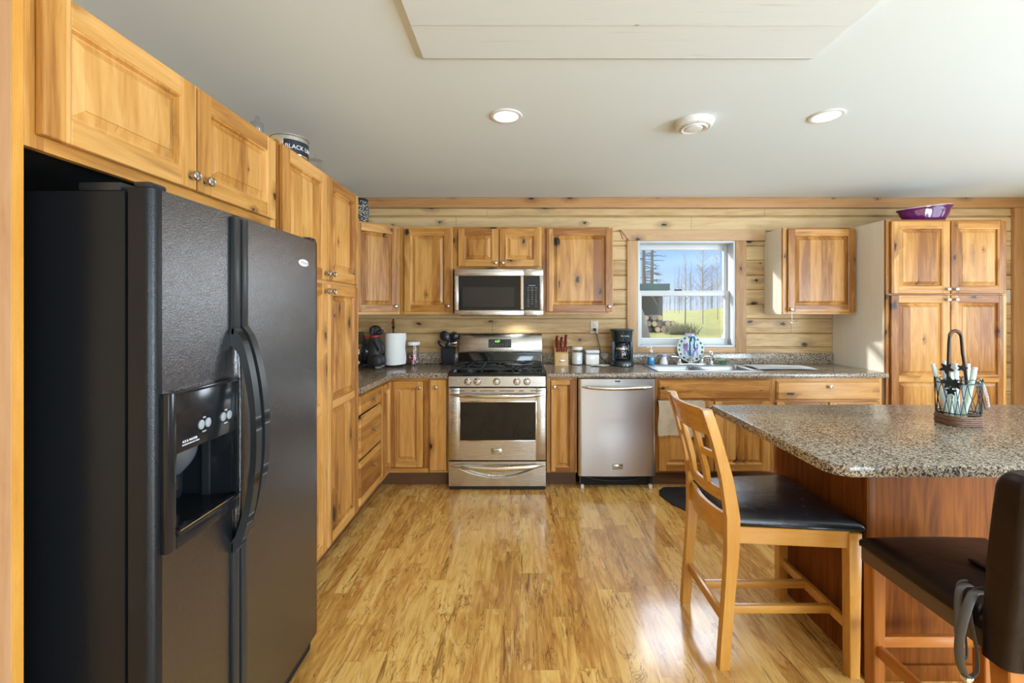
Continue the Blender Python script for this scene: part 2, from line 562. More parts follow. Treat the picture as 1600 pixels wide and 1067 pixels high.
def ceiling_mat():
    n = NM('painted_ceiling_white')
    v, x, y, z = n.obj()
    g = n.noise(v, 55., 4., .6)
    return n.set(color=(.76, .845, .88), rough=.75, normal=n.bump(g, .12, .002))
M['ceiling'] = ceiling_mat()
def plank_paint():
    n = NM('white_painted_planks')
    v, x, y, z = n.obj()
    g = n.noise(n.xyz(n.m('MULTIPLY', x, .05), y, z), 60., 4., .6, .5)
    d = n.vor(n.xyz(n.m('MULTIPLY', x, 3.2), n.m('MULTIPLY', y, 6.), 0.), 1.)
    spot = n.m('SUBTRACT', 1., n.sm(d, .02, .05))
    col = n.mix(n.sm(g, .60, .75), (.76, .83, .86), (.66, .72, .74))
    col = n.mix(n.m('MULTIPLY', spot, .7), col, (.22, .20, .17))
    return n.set(color=col, rough=.6, normal=n.bump(g, .15, .002))
M['plank_paint'] = plank_paint()
M['wall_white'] = plain('painted_wall_cream', (.72, .66, .54), .7)

def leather(name, c, rough=.32, spec=.6):
    n = NM(name)
    v, x, y, z = n.obj()
    a = n.vor(v, 420.)
    b = n.noise(v, 14., 3., .5, .6)
    return n.set(color=n.mix(n.sm(b, .35, .7), c, tuple(k * 1.5 for k in c)), rough=n.m('MULTIPLY_ADD', b, .18, rough - .08), spec=spec,
                 normal=n.bump(n.m('ADD', n.m('MULTIPLY', a, .25), n.m('MULTIPLY', b, 2.5)), .25, .004))
M['leather_black'] = leather('black_leatherette', (.010, .010, .013), .24)
M['leather_brown'] = leather('dark_brown_leather', (.013, .0062, .0050), .34, .30)
M['strap'] = plain('grey_brown_leather_strap', (.085, .075, .07), .4)
M['apron_dark'] = plain('dark_stained_apron', (.11, .062, .036), .45)

def glass(name, c=(1, 1, 1), rough=0., ior=1.45):
    n = NM(name)
    t = n.nd('ShaderNodeBsdfTransparent'); t.inputs[0].default_value = (*c, 1)
    g = n.nd('ShaderNodeBsdfGlossy'); g.inputs['Roughness'].default_value = .02 + rough
    g.inputs['Color'].default_value = (1, 1, 1, 1)
    lw = n.nd('ShaderNodeLayerWeight')
    f0 = ((ior - 1) / (ior + 1)) ** 2
    fr = n.m('MULTIPLY_ADD', n.m('POWER', lw.outputs['Facing'], 5.), 1 - f0, f0)
    mx = n.nd('ShaderNodeMixShader')
    n.t.links.new(fr, mx.inputs[0])
    n.t.links.new(t.outputs[0], mx.inputs[1])
    n.t.links.new(g.outputs[0], mx.inputs[2])
    n.t.links.new(mx.outputs[0], n.out.inputs[0])
    n.t.nodes.remove(n.b)
    return n.mat
M['pane'] = glass('window_glass', (.96, .97, .97), 0., 1.35)
M['clear_glass'] = glass('clear_jar_glass', (.96, .97, .97))
M['clear_plastic'] = glass('clear_plastic', (.84, .88, .90), .1)
M['coffee_glass'] = glass('carafe_glass', (.55, .62, .66), .02, 1.6)
M['green_glass'] = glass('pale_green_glass', (.68, .86, .78), .03)
M['blue_liquid'] = plain('blue_liquid_soap', (.02, .30, .62), .15, coat=.5)
M['teal_black'] = plain('black_teal_plastic', (.008, .024, .030), .22, coat=.3)
M['black_plastic_blue'] = plain('black_nylon_plastic', (.010, .013, .019), .3)
M['faucet_blue'] = plain('faucet_chrome_bluish', (.16, .36, .66), .14, metal=1.)
M['red_handle'] = plain('red_knife_handle', (.28, .012, .022), .25, coat=.4)
M['sugar'] = plain('white_sugar', (.85, .85, .84), .9)
M['ceramic_white'] = plain('white_glazed_ceramic', (.84, .83, .80), .2, coat=.3)
M['paper'] = plain('white_paper', (.84, .84, .82), .85)
M['gold'] = plain('brass_finial', (.75, .46, .10), .25, metal=1.)
M['brown_metal'] = plain('dark_bronze_wire', (.055, .035, .025), .4, metal=.6)
M['dark_wire'] = plain('dark_green_wire', (.020, .032, .032), .4, metal=.5)
M['dog_black'] = plain('dark_grey_painted_resin', (.022, .022, .024), .55)
M['dog_light'] = plain('grey_painted_paws', (.20, .18, .16), .6)
M['collar_red'] = plain('red_collar', (.42, .030, .020), .5)
M['wine_dark'] = plain('dark_blue_bottle_glass', (.006, .015, .035), .08, coat=.6)
M['label_white'] = plain('white_bottle_label', (.60, .60, .55), .6)
M['candy_red'] = plain('red_candy_wrapper', (.45, .02, .035), .3)
M['candy_white'] = plain('white_candy_wrapper', (.75, .72, .70), .3)
M['purple'] = plain('purple_enamel', (.115, .010, .10), .16, coat=.5)
M['cream_glaze'] = plain('cream_glaze_inside', (.80, .74, .66), .25)
M['black_label'] = plain('black_printed_label', (.012, .016, .022), .4)
M['blue_white'] = plain('lilac_plastic', (.36, .36, .68), .35)
M['white_soft'] = plain('soft_white_plastic', (.78, .80, .84), .35)
M['outdoor_teal'] = plain('teal_metal_roof', (.030, .095, .105), .5)
M['shed_wall'] = plain('weathered_shed_boards', (.060, .062, .075), .8)
M['shed_dark'] = plain('shed_inside_dark', (.020, .020, .024), .9)
M['log_end'] = plain('cut_log_end', (.66, .42, .21), .8)
M['log_end_grey'] = plain('weathered_log_end', (.30, .22, .15), .85)
M['tree_bark'] = plain('grey_brown_bark', (.15, .115, .095), .9)
M['tree_pale'] = plain('pale_aspen_bark', (.37, .31, .265), .9)
M['needle'] = plain('dark_evergreen_needles', (.040, .058, .030), .8)
M['bush'] = plain('brown_green_twigs', (.13, .12, .045), .9)
M['rubber'] = plain('black_rubber_mat', (.016, .017, .019), .7)
M['leaf_black'] = plain('black_metal_leaf', (.009, .0085, .008), .75)
M['stick_white'] = plain('translucent_white_plastic', (.78, .86, .84), .3)
M['stick_lilac'] = plain('translucent_lilac_plastic', (.70, .74, .90), .3)
M['stick_green'] = plain('translucent_mint_plastic', (.70, .88, .74), .3)

def grass_mat():
    n = NM('sunlit_lawn')
    v, x, y, z = n.obj()
    a = n.noise(v, .9, 4., .6, .5)
    b = n.noise(v, 14., 3., .6)
    col = n.mix(n.sm(a, .3, .7), (.30, .27, .050), (.20, .215, .036))
    col = n.mix(n.m('MULTIPLY', n.sm(b, .45, .7), .5), col, (.38, .31, .085))
    return n.set(color=col, rough=.9, normal=n.bump(b, .5, .05))
M['grass'] = grass_mat()

def towel_mat(name, c, c2):
    n = NM(name)
    v, x, y, z = n.obj()
    a = n.noise(v, 240., 2., .6)
    b = n.noise(v, 9., 3., .6)
    return n.set(color=n.mix(n.sm(b, .4, .68), c, c2), rough=.95, sheen=.2, normal=n.bump(a, .4, .002))
M['towel'] = towel_mat('cream_tea_towel', (.56, .47, .34), (.47, .38, .27))
M['cloth'] = towel_mat('pale_dish_cloth', (.52, .53, .55), (.42, .45, .50))
def wicker_mat():
    n = NM('brown_wicker')
    v, x, y, z = n.obj()
    a = n.noise(n.xyz(x, y, n.m('MULTIPLY', z, 9.)), 60., 2., .6)
    return n.set(color=n.mix(n.sm(a, .35, .65), (.10, .045, .022), (.24, .13, .075)), rough=.6)
M['wicker'] = wicker_mat()
def woven_mat():
    n = NM('black_and_white_weave')
    v, x, y, z = n.obj()
    a = n.vor(v, 90.)
    return n.set(color=n.mix(n.sm(a, .25, .5), (.62, .60, .55), (.03, .03, .03)), rough=.7)
M['woven'] = woven_mat()
# ================================================================== THE ROOM
mb = MB(); mb.box(LW - .15, RW + .15, RY - .15, WY + .15, -.10, 0, M['floor']); struct('floor', mb)
mb = MB(); mb.box(LW - .15, RW + .15, RY - .15, WY + .15, CZ, CZ + .12, M['ceiling']); struct('ceiling', mb)

# patch of white painted planks let into the ceiling
mb = MB()
for k in range(4):
    y1 = 1.755 - k * .205
    mb.box(-.392, 1.195, y1 - .2035, y1, CZ - .014 - .003 * (k % 2), CZ, M['plank_paint'], b=.002, seg=1)
mb.prism([(-.425, CZ), (-.392, CZ), (-.392, CZ - .014)], .935, 1.755, M['ceiling'], axis='y')
mb.prism([(1.79, CZ), (1.755, CZ), (1.755, CZ - .014)], -.392, 1.195, M['ceiling'], axis='x')
mb.box(-.39, 1.19, 1.5480, 1.5515, CZ - .012, CZ - .010, M['dark_void'])  # near-black strip drawn in as the shadow line of the plank joint
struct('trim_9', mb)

# window opening in the back wall
WX0, WX1, WZ0, WZ1 = 1.09, 1.99, 1.065, 2.047
BOARD = .135
def boards(mb, x0, x1, zs, T, seed, grooves=True):
    """log-look boards, facing -y in local space, with their joints and rounded edges"""
    rr = random.Random(seed)
    for z0, z1 in zs:
        cuts = [x0]
        xx = x0 + rr.uniform(.4, 2.2)
        while xx < x1 - .3:
            cuts.append(xx)
            xx += rr.uniform(1.6, 2.8)
        cuts.append(x1)
        for a, b in zip(cuts[:-1], cuts[1:]):
            e = .0012
            p = [(-.0, z0), (-.022 + .007, z0 + e), (-.022, z0 + .008), (-.022, z1 - .008), (-.022 + .007, z1 - e), (0, z1)]
            mb.prism([(q[0], q[1]) for q in p], a + e, b - e, M['log_wall'], axis='x')
def zrows(z_lo, z_hi):
    k0 = math.floor((z_lo - 1.057) / BOARD)
    out = []
    k = k0
    while 1.057 + k * BOARD < z_hi - .01:
        a, b = max(z_lo, 1.057 + k * BOARD), min(z_hi, 1.057 + (k + 1) * BOARD)
        if b - a > .012:
            out.append((a, b))
        k += 1
    return out
mb = MB()
for x0, x1, z0, z1 in ((LW - .15, WX0, 0, CZ), (WX1, RW + .15, 0, CZ), (WX0, WX1, 0, WZ0), (WX0, WX1, WZ1, CZ)):
    mb.box(x0, x1, WY, WY + .16, z0, z1, M['log_wall'])
mb.M = Matrix.Translation((0, WY, 0))
rows = zrows(0.0, 2.277) + [(2.279, 2.350), (2.350, 2.446)]
for i, (z0, z1) in enumerate(rows):
    if z1 > WZ0 - .001 and z0 < WZ1 + .001:
        lo, hi = z0, z1
        if z0 < WZ0 < z1:
            boards(mb, LW, RW, [(z0, WZ0)], None, i); lo = WZ0
        if z0 < WZ1 < z1:
            boards(mb, LW, RW, [(WZ1, z1)], None, i + 70); hi = WZ1
        boards(mb, LW, WX0, [(lo, hi)], None, i + 20)
        boards(mb, WX1, RW, [(lo, hi)], None, i + 40)
    else:
        boards(mb, LW, RW, [(z0, z1)], None, i)
struct('wall_back', mb)
BW = WY - .022     # face of the boards

mb = MB(); mb.box(LW - .16, LW, RY - .15, WY + .15, 0, CZ, M['log_wall'])
mb.M = TM(LW, 0, 0, PI / 2)
for i, zr in enumerate(zrows(0, 2.446)):
    boards(mb, RY, WY - .023, [zr], None, 200 + i)
struct('wall_left', mb)

mb = MB()     # right wall, with unseen openings added for the two fill lamps
for y0, y1, z0, z1 in ((RY - .15, -1.9, 0, CZ), (.4, 1.15, 0, CZ), (3.05, WY + .15, 0, CZ), (1.15, 3.05, 0, .93), (1.15, 3.05, 2.1, CZ), (-1.9, .4, 2.13, CZ), (-1.9, .4, 0, .06)):
    mb.box(RW, RW + .16, y0, y1, z0, z1, M['log_wall'])
mb.M = TM(RW, 0, 0, -PI / 2)
for i, zr in enumerate(zrows(0, 2.446)):
    if zr[1] < .93 or zr[0] > 2.1:
        boards(mb, -(WY - .023), -.4, [zr], None, 300 + i)
    else:
        boards(mb, -(WY - .023), -3.05, [zr], None, 300 + i)
        boards(mb, -1.15, -.4, [zr], None, 330 + i)
struct('wall_right', mb)

mb = MB()     # rear wall, with an unseen opening added for its fill lamp
for x0, x1, z0, z1 in ((LW - .15, 1.08, 0, CZ), (2.72, RW + .15, 0, CZ), (1.08, 2.72, 0, .42), (1.08, 2.72, 2.17, CZ)):
    mb.box(x0, x1, RY - .16, RY, z0, z1, M['wall_white'])
struct('wall_rear', mb)

# ---- trims on the back wall
mb = MB(); mb.box(LW, RW, BW - .018, BW + .005, 2.352, CZ - .001, M['trim_pine_h'], b=.004); struct('trim_1', mb)
mb = MB(); mb.box(4.545, 4.665, BW - .03, BW + .005, 0, 2.350, M['trim_pine_v'], b=.004); struct('trim_2', mb)
# ---- window casing
mb = MB()
hx0 = .985
mb.prism([(hx0 - .085, 2.146), (hx0 - .055, 2.146), (hx0 - .03, 2.06), (hx0 + .005, 2.06), (hx0 + .005, 2.146)], BW - .012, BW + .005, M['casing_h'])
mb.prism([(hx0 - .055, 2.146), (hx0 + .02, 2.047), (WX1 + .27, 2.047), (WX1 + .27, 2.146)], BW - .024, BW + .005, M['casing_h'], b=.002)
mb.box(hx0 + .005, WX0, BW - .022, BW + .005, 1.0125, 2.046, M['casing_v'], b=.003)
mb.box(WX1, WX1 + .098, BW - .022, BW + .005, 1.0125, 2.046, M['casing_v'], b=.003)
mb.box(WX0, WX1, BW - .020, BW + .005, 1.0125, WZ0 - .001, M['casing_h'], b=.003)
struct('trim_3', mb)

# ---- window_1: vinyl frame, two sashes, two panes
win = MB()
wy0, wy1 = BW - .012, WY + .16
T_ = .018
win.box(WX0, WX0 + T_, wy0, wy1, WZ0, WZ1, M['white_vinyl'], b=.002)
win.box(WX1 - T_, WX1, wy0, wy1, WZ0, WZ1, M['white_vinyl'], b=.002)
win.box(WX0 + T_, WX1 - T_, wy0, wy1, WZ1 - T_, WZ1, M['white_vinyl'], b=.002)
win.box(WX0 + T_, WX1 - T_, wy0, wy1, WZ0, WZ0 + T_, M['white_vinyl'], b=.002)
window = struct('window_1', win)
x0, x1 = WX0 + T_, WX1 - T_
def sash(name, y0, y1, z0, z1, side, top, bot):
    mb = MB()
    mb.box(x0, x0 + side, y0, y1, z0, z1, M['white_vinyl'], b=.004)
    mb.box(x1 - side, x1, y0, y1, z0, z1, M['white_vinyl'], b=.004)
    mb.box(x0 + side, x1 - side, y0, y1, z1 - top, z1, M['white_vinyl'], b=.004)
    mb.box(x0 + side, x1 - side, y0, y1, z0, z0 + bot, M['white_vinyl'], b=.004)
    o = mb.build(name, window)
    g = MB(); ym = (y0 + y1) / 2
    g.box(x0 + side - .004, x1 - side + .004, ym - .002, ym + .002, z0 + bot - .004, z1 - top + .004, M['pane'])
    g.build('pane', o)
    return o
sash('upper_sash', WY + .085, WY + .115, 1.55, WZ1 - T_, .034, .050, .04)
lo_s = sash('lower_sash', WY + .045, WY + .080, WZ0 + T_, 1.590, .040, .050, .060)
mb = MB(); mb.box(1.46, 1.53, WY + .048, WY + .075, 1.590, 1.603, M['black_matte'], b=.004); mb.build('sash_lock', lo_s)
mb = MB(); mb.box(WX1 - T_ - .014, WX1 - T_, WY + .02, WY + .03, WZ0 + .02, WZ0 + .075, M['grey_plastic'], b=.002); mb.build('sash_latch', window)

# ================================================================== OUTSIDE
R = random.Random(11)
def ground_z(x, y):
    z = -.55 + .65 * min(1, max(0, (y - 6) / 10))
    t = min(1, max(0, (y - 27) / 24)); t = t * t * (3 - 2 * t)
    side = min(1, max(0, (x - 13.) / 13.)); side = side * side * (3 - 2 * side)
    far = min(1, max(0, (y - 51) / 10))
    return z + t * (.25 + 1.45 * side) - far * .5
mb = MB()
mb.grid(lambda a, b: (-45 + 110 * a, 4.5 + 115 * b * b, ground_z(-45 + 110 * a, 4.5 + 115 * b * b)), 70, 60, M['grass'])
struct('ground_lawn', mb, angle=80)

def at(px, py, y):
    return ((px - 812.) * y / 675., y, 1.41 - (py - 484.) * y / 675.)

# ---- shed
sx1 = at(1036, 0, 27)[0]; g0 = ground_z(8, 27)
shed = thing('shed', 'dark open-fronted wood shed with a teal metal roof, seen through the left of the window', 'shed', (sx1 - 2.5, 29, g0))
mb = MB()
mb.box(sx1 - 6, sx1, 31, 31.15, g0, 2.62, M['shed_wall'])
mb.box(sx1 - .15, sx1, 27.2, 31, g0, 2.62, M['shed_wall'])
mb.box(sx1 - 6, sx1 - 5.85, 27.2, 31, g0, 2.62, M['shed_wall'])
for k in range(14):
    mb.box(sx1 - 5.9 + k * .42, sx1 - 5.88 + k * .42, 30.94, 31, g0, 2.6, M['shed_dark'])
mb.build('wall', shed)
mb = MB(); mb.prism([(26.6, 3.02), (31.6, 2.60), (31.6, 2.48), (26.6, 2.62)], sx1 - 6.4, sx1 + .28, M['outdoor_teal'], axis='x'); mb.build('roof', shed)
for k in range(3):
    mb = MB(); xx = sx1 - .28 - 2.8 * k
    mb.box(xx, xx + .26, 27.0, 27.2, g0, 2.62, M['shed_wall'], b=.01)
    mb.tube([(xx + .05, 27.1, 1.5), (xx - .5, 27.1, 2.5)], .06, M['shed_wall'], 6)
    mb.build('post', shed)

# ---- firewood in front of the shed
heap = []
X0_ = at(1004, 0, 25.4)[0]
for row, (n_, off_) in enumerate(((7, -.45), (6, -.25), (3, .10))):
    for i in range(n_):
        heap.append((X0_ + off_ + i * .392, row, R.uniform(.155, .178), R.uniform(-.10, .10)))
for x, row, rr, ang in heap:
    y = 25.4 + R.uniform(-.25, .25)
    z = ground_z(x, y) + .17 + row * .335
    d = Vector((math.sin(ang) * .6, -math.cos(ang), 0)) * .42
    mb = MB()
    p = Vector((x, y, z))
    mb.tube([p - d, p - d * .9, p + d * .9, p + d], [rr * .96, rr, rr, rr * .95], M['bark_log'], 12)
    lg = tag(mb.build('firewood_log', loc=tuple(p)), 'cut log with a pale sawn end in the firewood heap beside the shed', 'log', 'firewood heap by the shed')
    for sgn in (1, -1):
        mb = MB()
        mb.tube([p + d * sgn * .999, p + d * sgn * 1.012], rr * .86, M['log_end'] if R.random() < .6 else M['log_end_grey'], 12)
        mb.build('sawn_end', lg)
mb = MB()
x, y, z = at(998, 520, 20.5)
mb.tube([(x, y, ground_z(x, y) - .05), (x - .1, y, 1.0), (x - .25, y, 1.7)], [.55, .42, .30], M['bark_log'], 10)
tag(mb.build('tree_stump', loc=(x, y, ground_z(x, y))), 'dark rough stump at the lower left corner of the window view', 'stump')

# ---- trees
def tree_mesh(h, r0, m, seed, spread=.5, start=.25, nb=26, up=.75, twigs=5, needles=None):
    rr = random.Random(seed)
    mb = MB()
    pts, rs = [], []
    for i in range(9):
        t = i / 8
        pts.append((rr.uniform(-.05, .05) * t * h * .12, rr.uniform(-.05, .05) * t * h * .12, h * t))
        rs.append(r0 * (1 - .86 * t) + .008)
    mb.tube(pts, rs, m, 6)
    for k in range(nb):
        t = start + (1 - start) * ((k + rr.random()) / nb)
        i = min(7, int(t * 8)); f = t * 8 - i
        p = Vector(pts[i]).lerp(Vector(pts[i + 1]), f)
        a = rr.random() * 2 * PI
        L = h * spread * (1 - t * .75) * rr.uniform(.6, 1.1)
        d = Vector((math.cos(a), math.sin(a), up * rr.uniform(.6, 1.3)))
        d.normalize()
        q = p + d * L * .55 + Vector((0, 0, .04 * L))
        e = q + (d + Vector((0, 0, .35 if up > 0 else -.1))).normalized() * L * .45
        rb = r0 * .26 * (1 - t * .7) + .006
        mb.tube([p, q, e], [rb, rb * .6, rb * .2], m, 4)
        for j in range(twigs):
            s_ = rr.uniform(.25, 1)
            b0 = p.lerp(q, s_ / .6) if s_ < .6 else q.lerp(e, (s_ - .6) / .4)
            dd = Vector((rr.uniform(-1, 1), rr.uniform(-1, 1), rr.uniform(-.3, 1.2 if up > 0 else .3))).normalized()
            mb.tube([b0, b0 + dd * L * .28 * rr.uniform(.5, 1.2)], [rb * .35, rb * .12], needles or m, 3)
    return mb
def plant(proto, x, y, s=1., z=None):
    pass
def tree(name, label, mbx, x, y, group=None, cat='tree', dz=-.1):
    bmesh.ops.translate(mbx.bm, verts=mbx.bm.verts, vec=(x, y, ground_z(x, y) + dz))
    return tag(mbx.build(name, loc=(x, y, ground_z(x, y) + dz)), label, cat, group)
x, y, _ = at(1006, 0, 33); tree('evergreen_tree', 'tall dark tree trunk with thin side twigs, left edge of the window view', tree_mesh(13, .21, M['tree_bark'], 3, .17, .16, 60, -.1, 9, M['needle']), x, y)
x, y, _ = at(1018.5, 0, 38); tree('evergreen_tree', 'tall dark tree behind the shed, second trunk from the window left edge', tree_mesh(13, .20, M['tree_bark'], 4, .17, .16, 60, -.1, 9, M['needle']), x, y)
x, y, _ = at(1071, 0, 27.5); tree('bare_tree', 'slender bare tree rising from the brown bush on the lawn', tree_mesh(5.0, .05, M['tree_pale'], 5, .26, .35, 34, .8, 6), x, y)
x, y, _ = at(1098, 0, 36); tree('bare_tree', 'large bare pale tree right of the window centre, before the forest', tree_mesh(7.2, .055, M['tree_pale'], 6, .30, .28, 80, .7, 12), x, y)
x, y, _ = at(1121, 0, 40); tree('bare_tree', 'bare pale tree nearest the right edge of the window view', tree_mesh(7.4, .045, M['tree_pale'], 7, .28, .28, 70, .7, 12), x, y)
protos = []
LBL = 'leafless pale tree in the forest edge behind the lawn'
slots = []
for i in range(8):
    y = 54 + i * 5.2
    n_ = int(155 * y / 675 / 2.1)
    for j in range(n_):
        px = 985 + 158 * (j + R.uniform(.25, .75)) / n_
        slots.append(((px - 812.) * y / 675., y + R.uniform(-1.6, 1.6)))
R.shuffle(slots)
for k, (x, y) in enumerate(slots):
    if k < 5:
        mbx = tree_mesh(R.uniform(6.6, 8.4), .045, M['tree_pale'] if k % 3 else M['tree_bark'], 20 + k, .17, .22, 44, 1.1, 9)
        protos.append(tree('forest_tree', LBL, mbx, x, y, 'forest edge trees', dz=-.2))
        continue
    c = copy_tree(protos[k % 5])
    c.location = (x, y, ground_z(x, y) - .2)
    sc_ = R.uniform(.42, .80)
    c.scale = (sc_, sc_, sc_)
# a copied tree keeps its label: nothing in the photograph tells these apart

# ---- bush at the slender tree
mb = MB()
bx, by, _ = at(1065, 0, 23.0)
for k in range(420):
    a = R.random() * 2 * PI; q = R.random()
    p = Vector((bx + max(-.8, min(.7, R.gauss(0, .36))), by + max(-.6, min(.6, R.gauss(0, .25))), ground_z(bx, by)))
    d = Vector((R.uniform(-.6, .6), R.uniform(-.5, .5), R.uniform(.4, 1.1))) * R.uniform(.4, .78)
    mb.tube([p, p + d * .6, p + d], [.012, .009, .003], M['bush'], 3)
tag(mb.build('bush', loc=(bx, by, ground_z(bx, by))), 'brown twiggy bush on the sunny lawn right of the firewood heap', 'bush')
# ================================================================== CABINETS
def door_geo(mb, x0, x1, z0, z1, y=0., t=.020, fw=.058, splits=(), field=.020, hgrain=False):
    """raised-panel door: stiles, rails, moulded inner edge, bevelled field; front towards -y"""
    V, H = M['cab_v'], M['cab_h']
    yf = y - t
    mb.box(x0, x0 + fw, yf, y, z0, z1, V, b=.004)
    mb.box(x1 - fw, x1, yf, y, z0, z1, V, b=.004)
    zs = [z0] + [s for s in splits] + [z1]
    rails = [(z0, z0 + fw)] + [(s - fw * .45, s + fw * .45) for s in splits] + [(z1 - fw, z1)]
    for a, b in rails:
        mb.box(x0 + fw - .001, x1 - fw + .001, yf + .0006, y, a, b, H, b=.003)
    for (a, b), (c, d) in zip(rails[:-1], rails[1:]):
        X0, X1, Z0, Z1 = x0 + fw, x1 - fw, b, c
        fb = min(field, (X1 - X0) * .22)
        rings = [(-.002, yf + .002), (.004, yf + .005), (.008, yf + .0165), (.013, yf + .0165), (.013 + fb, yf + .0055), (.0145 + fb, yf + .0030)]
        vs, fs = [], []
        for ins, yy in rings:
            vs += [(X0 + ins, yy, Z0 + ins), (X1 - ins, yy, Z0 + ins), (X1 - ins, yy, Z1 - ins), (X0 + ins, yy, Z1 - ins)]
        for k in range(len(rings) - 1):
            for i in range(4):
                j = (i + 1) % 4
                fs.append((k * 4 + i, k * 4 + j, k * 4 + 4 + j, k * 4 + 4 + i))
        n = len(rings) - 1
        fs.append((n * 4, n * 4 + 1, n * 4 + 2, n * 4 + 3))
        mb.add(vs, fs, V)

def slab_geo(mb, x0, x1, z0, z1, y=0., t=.020, m=None):
    m = m or M['cab_h']
    mb.box(x0, x1, y - t * .55, y, z0, z1, m, b=.002, seg=1)
    e = .010
    yf = y - t
    vs = [(x0 + .003, y - t * .5, z0 + .003), (x1 - .003, y - t * .5, z0 + .003), (x1 - .003, y - t * .5, z1 - .003), (x0 + .003, y - t * .5, z1 - .003),
          (x0 + e, yf, z0 + e), (x1 - e, yf, z0 + e), (x1 - e, yf, z1 - e), (x0 + e, yf, z1 - e)]
    mb.add(vs, [(0, 1, 5, 4), (1, 2, 6, 5), (2, 3, 7, 6), (3, 0, 4, 7), (4, 5, 6, 7)], m)

KPROF = [(.0095, 0), (.0095, .002), (.0055, .004), (.0048, .012), (.008, .016), (.0145, .019), (.0158, .022), (.0150, .025), (.0125, .0265), (.0115, .0255), (.004, .027), (0, .0272)]
def knob_geo(mb, x, z, y):
    mb.lathe(KPROF, (x, y, z), M['nickel'], seg=20, T=Matrix.Rotation(PI / 2, 4, 'X'))

def cabinet(name, label, T, w, z0, z1, depth, fronts, stiles=None, rails=None, toe=0., side=None, cat='cabinet', group=None, frame=.038, top=True, lip=0., under=None):
    """fronts: (kind, x0, x1, z0, z1, knob or None, splits). Local: x 0..w, face frame at y=0, carcass towards +y."""
    side = side or M['cab_v']
    base = T @ Vector((w / 2, depth / 2, 0 if toe else z0))
    root = thing(name, label, cat, tuple(base), group)
    mb = MB(T)
    zb = toe if toe else z0
    s = .016
    mb.box(0, s, .019, depth, zb + lip, z1, side)
    mb.box(w - s, w, .019, depth, zb + lip, z1, side)
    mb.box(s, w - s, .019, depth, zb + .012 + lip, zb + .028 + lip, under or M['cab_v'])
    mb.box(s, w - s, .019, depth, z1 - s, z1, M['cab_v'])
    mb.box(s, w - s, depth - .008, depth, zb + .028 + lip, z1 - s, M['cab_v'])
    mb.build('carcass', root)
    mb = MB(T)
    xs = [(0, frame), (w - frame, w)] + list(stiles or [])
    for a, b in xs:
        mb.box(a, b, 0, .019, zb, z1, M['cab_v'], b=.001, seg=1)
    for a, b in [(zb, zb + frame), (z1 - frame, z1)] + list(rails or []):
        mb.box(frame - .001, w - frame + .001, .0004, .019, a, b, M['cab_h'], b=.001, seg=1)
    mb.build('face_frame', root)
    if toe:
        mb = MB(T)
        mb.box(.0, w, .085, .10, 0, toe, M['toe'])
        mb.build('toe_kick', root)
    for fr in fronts:
        kind, x0, x1, a, b, kn = fr[:6]
        mb = MB(T)
        if kind == 'door':
            door_geo(mb, x0, x1, a, b, -.001, splits=fr[6] if len(fr) > 6 else (), fw=fr[7] if len(fr) > 7 else .058)
        elif kind == 'slab_v':
            slab_geo(mb, x0, x1, a, b, -.001, m=M['cab_v'])
        else:
            slab_geo(mb, x0, x1, a, b, -.001)
        d = mb.build('drawer_front' if kind == 'drawer' else ('false_front' if kind == 'false' else 'door'), root, angle=12)
        for k in ([kn] if kn and not isinstance(kn[0], tuple) else (kn or [])):
            mb = MB(T); knob_geo(mb, k[0], k[1], -.0205); mb.build('knob', d)
    return root

TOPZ = 2.122
LT = lambda y: TM(LX, y, 0, PI / 2)

# ---- left foreground end panel
mb = MB(); mb.box(LW + .023, LX, .876, .897, 0, TOPZ + .02, M['end_panel'], b=.0015, seg=1)
mb.box(LX - .004, LX + .0005, .8765, .8965, 0, TOPZ + .02, M['stool_wood_v'])
tag(mb.build('end_panel', loc=(LX - .3, .886, 0)), 'tall wood end panel at the left edge, beside the black refrigerator', 'panel')

# ---- over-refrigerator cabinet
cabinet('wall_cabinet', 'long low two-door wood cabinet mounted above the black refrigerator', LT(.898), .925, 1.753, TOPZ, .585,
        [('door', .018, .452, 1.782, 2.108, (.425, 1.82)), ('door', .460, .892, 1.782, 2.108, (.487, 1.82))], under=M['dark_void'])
# ---- left pantry
cabinet('pantry_cabinet', 'tall four-door wood pantry between the black refrigerator and the corner counter', LT(1.832), .888, 0, TOPZ + .012, .585,
        [('door', .014, .437, 1.566, 2.118, (.408, 1.60)), ('door', .446, .872, 1.566, 2.118, (.475, 1.60)),
         ('door', .014, .437, .150, 1.546, (.408, 1.507), (.90,)), ('door', .446, .872, .150, 1.546, (.475, 1.507), (.90,))],
        rails=[(1.53, 1.58)], toe=.125)
# ---- left drawer base
cabinet('drawer_base_cabinet', 'three-drawer wood base cabinet beside the left pantry, under the corner counter', LT(2.722), .448, 0, .876, .585,
        [('drawer', .014, .434, .738, .862, (.224, .80)), ('drawer', .014, .434, .452, .726, (.224, .600)), ('drawer', .014, .434, .160, .440, (.224, .36))], toe=.125)
